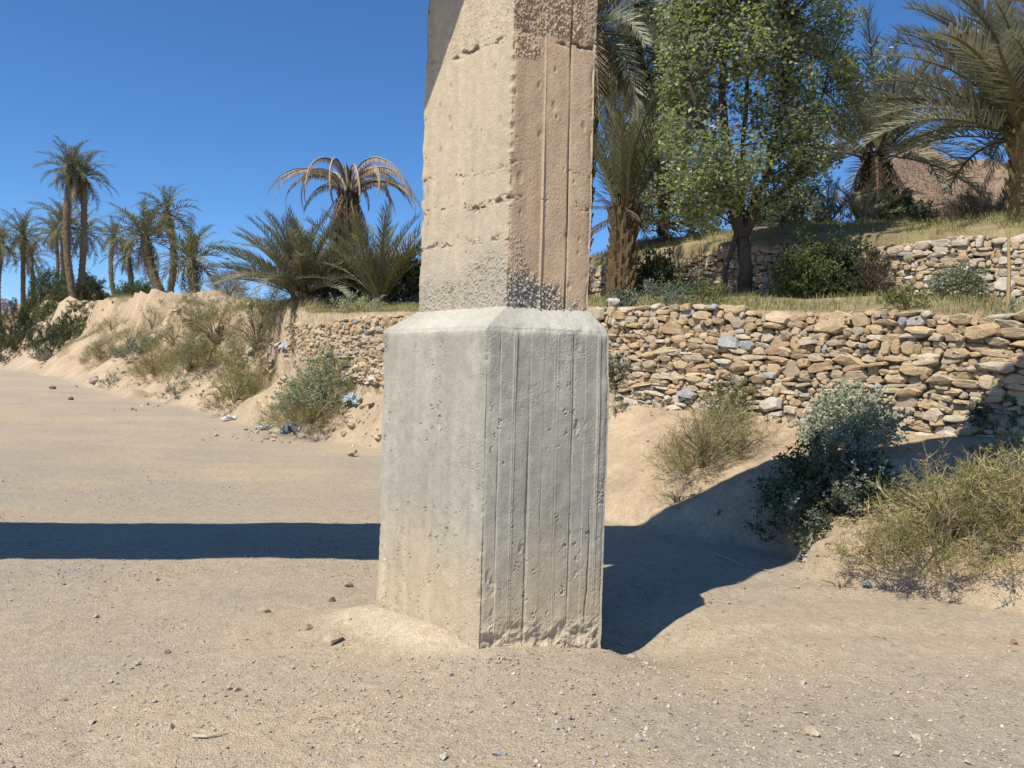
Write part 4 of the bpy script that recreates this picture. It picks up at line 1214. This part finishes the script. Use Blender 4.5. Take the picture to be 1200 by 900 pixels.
bush('brown dry heap on the bank crest left of the bushy palm', 266, 0, 46, 38, [('bare', 0.6), ('dry', 0.4)], 260, D=41, name='brush_heap', cat='brush heap')
bush('grey bush behind the young palm beside the pier', 474, 0, 70, 66, [('salt', 0.4), ('dark', 0.6)], 340, D=23.5)
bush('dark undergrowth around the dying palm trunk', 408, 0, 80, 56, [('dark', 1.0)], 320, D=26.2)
bush('wide pale scrub mound halfway up the gentle bank', 205, 410, 90, 26, [('yellow', 0.5), ('dry', 0.5)], 330)
bush('faded scrub patch below the bank crest', 150, 402, 60, 18, [('dry', 0.6), ('yellow', 0.4)], 200)
bush('straw scrub strip beside the lone olive bush', 318, 450, 50, 22, [('dry', 0.7), ('yellow', 0.3)], 140)
bush('grey weed at the sandy bank foot', 205, 462, 30, 12, [('salt', 0.5), ('dry', 0.5)], 60)
bush('dry weed fringe at the wall end below the bushy palm', 322, 385, 30, 24, [('dry', 0.7), ('bare', 0.3)], 100)

# ------------------------------------------------------------------ grass on the terraces
def grass(name, label, n, sampler, h, seed, pal):
    r = np.random.RandomState(seed)
    x, y = sampler(r, n)
    z = terrain(x, y)
    az = r.uniform(0, 2 * PI, n); ln = h * r.uniform(0.5, 1.3, n); lean = r.uniform(0.1, 0.8, n)
    tv = np.array([(-0.5, 0, 0), (0.5, 0, 0), (0.32, 0.12, 0.55), (-0.32, 0.12, 0.55), (0, 0.38, 1.0)])
    m = rotm(-lean * 0.6, 0 * az, az)
    S = np.zeros((n, 3, 3)); S[:, 0, 0] = 0.008; S[:, 1, 1] = ln; S[:, 2, 2] = ln
    c = np.array(pal)[r.randint(0, len(pal), n)] * r.uniform(0.75, 1.25, (n, 1))
    v, t, q, cc = inst(tv, np.array([(3, 2, 4)]), np.array([(0, 1, 2, 3)]), np.ones((5, 3)), m @ S, np.stack([x, y, z - 0.01], -1), c)
    link(name, mesh_np(name, v, [t, q], cc, False, M_GRASS), None, label, 'grass', kind='stuff')

def along(poly, s0, s1, d0, d1):
    P = np.array(poly, float); cum = np.concatenate([[0], np.cumsum(np.linalg.norm(np.diff(P, axis=0), axis=1))])
    def f(r, n):
        s = r.uniform(s0, s1, n); d = d0 + (d1 - d0) * r.rand(n) ** 1.4
        x = np.interp(s, cum, P[:, 0]); y = np.interp(s, cum, P[:, 1])
        x2 = np.interp(s + 0.05, cum, P[:, 0]); y2 = np.interp(s + 0.05, cum, P[:, 1])
        L = np.hypot(x2 - x, y2 - y) + 1e-9
        nx, ny = (y2 - y) / L, -(x2 - x) / L
        X, Y = x + nx * d, y + ny * d
        keep = fbm(X * 1.3, Y * 1.3, o=3, seed=77) > r.uniform(-0.7, 0.35, n)
        return X[keep].repeat(1), Y[keep].repeat(1)
    def g(r, n):
        X, Y = f(r, n * 2)
        return np.resize(X, n), np.resize(Y, n)
    return g
DRYG = [(0.36, 0.32, 0.14), (0.42, 0.36, 0.18), (0.25, 0.26, 0.09), (0.18, 0.22, 0.07)]
grass('grass', 'dry yellow-green grass along the lower terrace top', 22000, along(WALL, 8.0, 32.0, -0.2, 2.6), 0.13, 1801, DRYG)
grass('grass', 'sunlit grass on the upper terrace edge', 22000, along(UPPER, 14.0, 32.0, -0.15, 3.0), 0.15, 1802, [(0.3, 0.3, 0.1), (0.36, 0.33, 0.14), (0.22, 0.25, 0.08), (0.4, 0.34, 0.17)])

def slope_spots(r, n):
    y = r.uniform(21, 62, n * 6)
    x = np.interp(y, [21, 27, 40, 50, 62], [-6.5, -9.5, -18, -25, -34]) + r.normal(0, 3.2, n * 6)
    sT_, _ = sdist(x, y, TOE); sW_, _ = sdist(x, y, WALL)
    k = (sT_ > 0.9) & (sW_ < 1.5) & (fbm(x * 0.5, y * 0.5, o=3, seed=2201) > r.uniform(-0.25, 0.5, n * 6))
    return np.resize(x[k], n), np.resize(y[k], n)
grass('grass', 'faded straw grass patches on the gentle bank beyond the track', 28000, slope_spots, 0.36, 1803, [(0.42, 0.35, 0.18), (0.36, 0.32, 0.16), (0.3, 0.28, 0.13), (0.46, 0.38, 0.22)])
# ------------------------------------------------------------------ gravel, loose stones, litter
def gravel():
    r = np.random.RandomState(2000)
    acc = Acc()
    N = 17000
    D = 2.2 + 11.0 * r.rand(N * 3) ** 1.5; X = r.uniform(-0.72, 0.72, N * 3) * D
    sT_, _ = sdist(X, D, TOE)
    dens = 0.22 + 0.75 * fbm(X * 0.7, D * 0.7, o=3, seed=2001) + 0.8 * ss(4.5, 3.4, D - 0.1 * X) * ss(-0.1, 0.5, X)
    inside = (np.abs(X + 0.1) < 0.75) & (D > 4.5) & (D < 5.9)
    k = (r.rand(N * 3) < dens) & ~inside & (r.rand(N * 3) < np.where(sT_ > 0, 0.3, 1.0))
    X, D = X[k][:N], D[k][:N]
    n = len(X)
    z, _, _, _, _, _, _, pile = terrain(X, D, True)
    sz = 0.004 + 0.011 * r.rand(n) ** 3 + 0.022 * (r.rand(n) < 0.012) * r.rand(n)
    sz = np.where(pile > 0.03, sz * 0.5, sz)
    pal = np.array([(0.42, 0.36, 0.29), (0.48, 0.39, 0.28), (0.38, 0.33, 0.28), (0.54, 0.48, 0.39), (0.45, 0.36, 0.26), (0.39, 0.37, 0.345)])
    cm = pal[r.randint(0, 6, n)] * r.uniform(0.8, 1.15, (n, 1))
    which = r.randint(0, len(PEBS), n)
    m = rotm(r.uniform(-.5, .5, n), r.uniform(-.5, .5, n), r.uniform(0, 6.28, n)) * (sz * 2)[:, None, None]
    m = m * np.array((1.0, 0.85, 0.6))[None, None, :]
    for w_ in range(len(PEBS)):
        s = which == w_
        pv, pf = PEBS[w_]
        acc.add(*inst(pv, pf, np.zeros((0, 4), int), np.ones((len(pv), 3)), m[s], np.stack([X[s], D[s], z[s] + sz[s] * 0.25], -1), cm[s]))
    link('gravel', acc.mesh('gravel', M_STONES), None, 'fine grey and tan gravel strewn over the track', 'gravel', kind='stuff')
gravel()

def twig_litter():
    r = np.random.RandomState(2300)
    n = 420
    D = 2.4 + 6.5 * r.rand(n) ** 1.2; X = r.uniform(-0.7, 0.72, n) * D
    k = ~((np.abs(X + 0.1) < 0.8) & (D > 4.4) & (D < 6.0)) & (r.rand(n) < np.where(X > 0.8, 1.0, 0.4))
    X, D = X[k], D[k]; n = len(X)
    z = terrain(X, D)
    tv = np.array([(-0.5, -0.03, 0), (-0.5, 0.03, 0), (0.1, 0.09, 0.05), (0.1, 0.03, 0.12), (0.5, 0.0, 0.02)])
    m = rotm(r.uniform(-.1, .1, n), r.uniform(-.15, .15, n), r.normal(0.15, 0.7, n)) * (0.02 + 0.07 * r.rand(n) ** 2)[:, None, None]
    c = np.array([(0.3, 0.22, 0.13), (0.42, 0.33, 0.19), (0.2, 0.15, 0.1)])[r.randint(0, 3, n)]
    v, t, q, cc = inst(tv, np.array([(2, 4, 3), (0, 2, 3), (0, 1, 2)]), np.zeros((0, 4), int), np.ones((5, 3)), m, np.stack([X, D, z + 0.004], -1), c)
    link('dry_leaf_litter', mesh_np('dry_leaf_litter', v, t, cc, False, M_TWIG), None, 'scattered bits of straw and dry twig on the track', 'litter', kind='stuff')
twig_litter()

def rubble(label, spots, seed, pal):
    """fallen stones and clods too many to count"""
    r = np.random.RandomState(seed)
    acc = Acc()
    for (px, py, sx, sy, n, lo, hi) in spots:
        Q = hits(px + r.normal(0, sx, n), py + r.normal(0, sy, n))
        for p in Q:
            sz = lo + (hi - lo) * r.rand() ** 2.5
            hv, hf = PEBS[r.randint(len(PEBS))]
            m = rotm(r.uniform(-.5, .5), r.uniform(-.5, .5), r.uniform(0, 6.28))[0]
            acc.add((hv * np.array((1.0, 0.8, 0.65)) * sz) @ m.T + p + np.array((0, 0, sz * 0.12)), hf, None, np.array(pal[r.randint(len(pal))]) * r.uniform(0.85, 1.1))
    link('rubble', acc.mesh('rubble', M_STONES), None, label, 'rubble', kind='stuff')
EARTH = [(0.48, 0.37, 0.24), (0.45, 0.36, 0.25), (0.5, 0.41, 0.29), (0.42, 0.32, 0.21)]
rubble('fallen stones and earth clods on the scrubby bank beyond the track', [(310, 440, 26, 16, 110, 0.08, 0.5), (235, 470, 40, 8, 60, 0.06, 0.3), (160, 420, 45, 22, 90, 0.1, 0.5), (245, 385, 40, 14, 70, 0.1, 0.55), (425, 495, 14, 14, 50, 0.05, 0.3), (340, 512, 50, 5, 60, 0.05, 0.2)], 2101, EARTH)
rubble('crumbled soil and stones along the sandy bank near the pier', [(800, 545, 50, 30, 60, 0.02, 0.12), (1060, 690, 80, 9, 120, 0.012, 0.06), (760, 475, 40, 6, 50, 0.05, 0.2), (900, 492, 50, 6, 40, 0.05, 0.2), (940, 665, 20, 14, 40, 0.015, 0.06)], 2102, EARTH)
rubble('broken mortar crumbs at the pier foot', [(590, 776, 22, 5, 90, 0.008, 0.04), (650, 768, 30, 3, 40, 0.006, 0.025), (510, 790, 40, 6, 40, 0.006, 0.025), (395, 745, 18, 10, 30, 0.01, 0.04)], 2103, [(0.45, 0.37, 0.26), (0.5, 0.42, 0.3), (0.36, 0.29, 0.2)])

def rock(label, px, py, D, size, col, seed, sink=0.25, group=None):
    p = hit(px, py)
    hv, hf = hull(seed, 22, 2.8)
    a = Acc(); a.add(hv, hf, None, col)
    me = a.mesh('rock', M_STONES)
    o = link('rock', me, None, label, 'rock', group or 'loose rocks and clods')
    o.scale = size; o.location = (p[0], p[1], p[2] + size[2] * (0.5 - sink)); o.rotation_euler = (0.1, -0.08, seed * 0.7)
def gd(py, px):
    """depth of level ground seen at row py in column px"""
    return FPX * CH / (py - (441.8 + 0.027 * (px - 600)))
rock('flat tan stone by the sand drift at the pedestal corner', 388, 752, gd(760, 388), (0.2, 0.13, 0.09), (0.40, 0.33, 0.23), 3001)
rock('single tan stone on the gravel in the near corner', 950, 862, gd(866, 950), (0.09, 0.07, 0.05), (0.46, 0.38, 0.26), 3002)
rock('grey pebble at the front edge below the pedestal', 585, 885, gd(888, 585), (0.07, 0.05, 0.03), (0.36, 0.35, 0.34), 3003)
rock('pale pebble at the front edge below the pier nose', 520, 890, gd(893, 520), (0.05, 0.04, 0.03), (0.5, 0.46, 0.38), 3004)
rock('small dark clod beside the flat tan stone', 362, 738, gd(741, 362), (0.07, 0.05, 0.05), (0.32, 0.25, 0.17), 3005)
rock('earth clod in the sun left of the sand drift', 308, 717, gd(720, 308), (0.14, 0.1, 0.05), (0.38, 0.31, 0.22), 3006, 0.4)
rock('small clod near the shadow edge by the pier', 388, 705, gd(708, 388), (0.06, 0.06, 0.06), (0.34, 0.27, 0.19), 3007)
rock('little clod right at the pier base beside the shadow', 408, 688, gd(691, 408), (0.07, 0.06, 0.06), (0.34, 0.27, 0.19), 3008)
rock('grey boulder where the far track bends out of sight', 52, 423, 47.0, (1.5, 1.1, 1.3), (0.36, 0.32, 0.28), 3009)
rock('small mauve boulder beside the far track', 110, 452, 34.0, (0.7, 0.5, 0.45), (0.38, 0.32, 0.29), 3010)
rock('upright stone among the slope bushes', 272, 412, 24.6, (0.35, 0.3, 0.6), (0.4, 0.34, 0.26), 3011)
rock('dark pebble on the far track', 62, 456, 36.0, (0.3, 0.25, 0.2), (0.2, 0.16, 0.13), 3012)
rock('dark pebble on the near side of the far track', 83, 469, 27.0, (0.24, 0.2, 0.16), (0.2, 0.16, 0.13), 3013)
rock('pale stone on the lower wall top beside the pier', 718, 366, 13.2, (0.3, 0.25, 0.2), (0.5, 0.47, 0.4), 3014)
rock('reddish clod on the track at the frame edge', 1188, 755, gd(757, 1188), (0.05, 0.05, 0.04), (0.36, 0.2, 0.12), 3015)

def crumple(label, px, py, size, col, seed, name='plastic_scrap'):
    p = hit(px, py)
    r = np.random.RandomState(seed)
    n = 9
    u, v = np.meshgrid(np.linspace(-0.5, 0.5, n), np.linspace(-0.5, 0.5, n), indexing='ij')
    z = 0.35 + 0.5 * fbm(u * 4 + seed, v * 4, o=3, seed=seed) - 0.5 * (u * u + v * v)
    V = np.stack([u + 0.12 * r.normal(size=u.shape), v + 0.12 * r.normal(size=u.shape), np.clip(z, 0.0, 1)], -1) * np.array(size)
    i = np.arange(n * n).reshape(n, n)
    q = np.stack([i[:-1, :-1], i[1:, :-1], i[1:, 1:], i[:-1, 1:]], -1).reshape(-1, 4)
    me = mesh_np(name, V.reshape(-1, 3), q, np.broadcast_to(col, (n * n, 3)), False, M_PLASTIC)
    o = link(name, me, None, label, 'litter', 'plastic scraps along the bank')
    o.location = (p[0], p[1], p[2] + 0.01)
crumple('crumpled blue plastic bag at the bank foot below the ochre bush', 338, 508, (0.42, 0.3, 0.34), (0.38, 0.55, 0.66), 3101)
crumple('flat pale blue plastic scrap left of the blue bag', 315, 503, (0.6, 0.3, 0.16), (0.55, 0.66, 0.68), 3102)
crumple('white litter scrap at the track edge', 272, 493, (0.5, 0.3, 0.16), (0.72, 0.7, 0.68), 3103)
crumple('pale blue plastic caught in the bush beside the pier', 415, 478, (0.45, 0.3, 0.4), (0.5, 0.62, 0.66), 3104)
crumple('white and blue scrap on the wall end stones', 337, 420, (0.4, 0.3, 0.3), (0.68, 0.7, 0.74), 3105)
crumple('small blue plastic scrap at the sunny bank foot', 1015, 690, (0.07, 0.06, 0.05), (0.3, 0.4, 0.5), 3106)

def stick(label, pts, r0, col, name='stick'):
    a = Acc(); tube(a, pts, np.linspace(r0, r0 * 0.5, len(pts)), 6, col)
    link(name, a.mesh(name, M_TWIG), None, label, 'stick')
def lay(px, py, dz=0.012):
    D = gd(py, px); x = (px - 600) / FPX * D
    return np.array((x, D, tz(x, D) + dz))
stick('pale bleached stick lying on the near track', [lay(236, 862), lay(252, 863), lay(266, 860), lay(273, 857, 0.03)], 0.008, (0.55, 0.47, 0.33))
stick('long straw stalk lying in the bridge shadow', [lay(842, 650, 0.03), lay(875, 660, 0.02), lay(912, 671, 0.02)], 0.007, (0.42, 0.36, 0.24))
stick('curved dark root poking from the sand at the frame edge', [at(1182, 6.0) + np.array((0, 0, 0.0)), at(1190, 6.0) + np.array((0, 0, 0.05)), at(1203, 5.95) + np.array((0, 0, -0.01))], 0.012, (0.16, 0.12, 0.09), 'root')
b = at(1178, 9.6)
stick('thin tan wooden stake standing on the lower terrace', [b - np.array((0, 0, 0.1)), b + np.array((0.0, 0, 0.45)), b + np.array((-0.02, 0, 0.95))], 0.028, (0.44, 0.32, 0.14), 'wooden_stake')
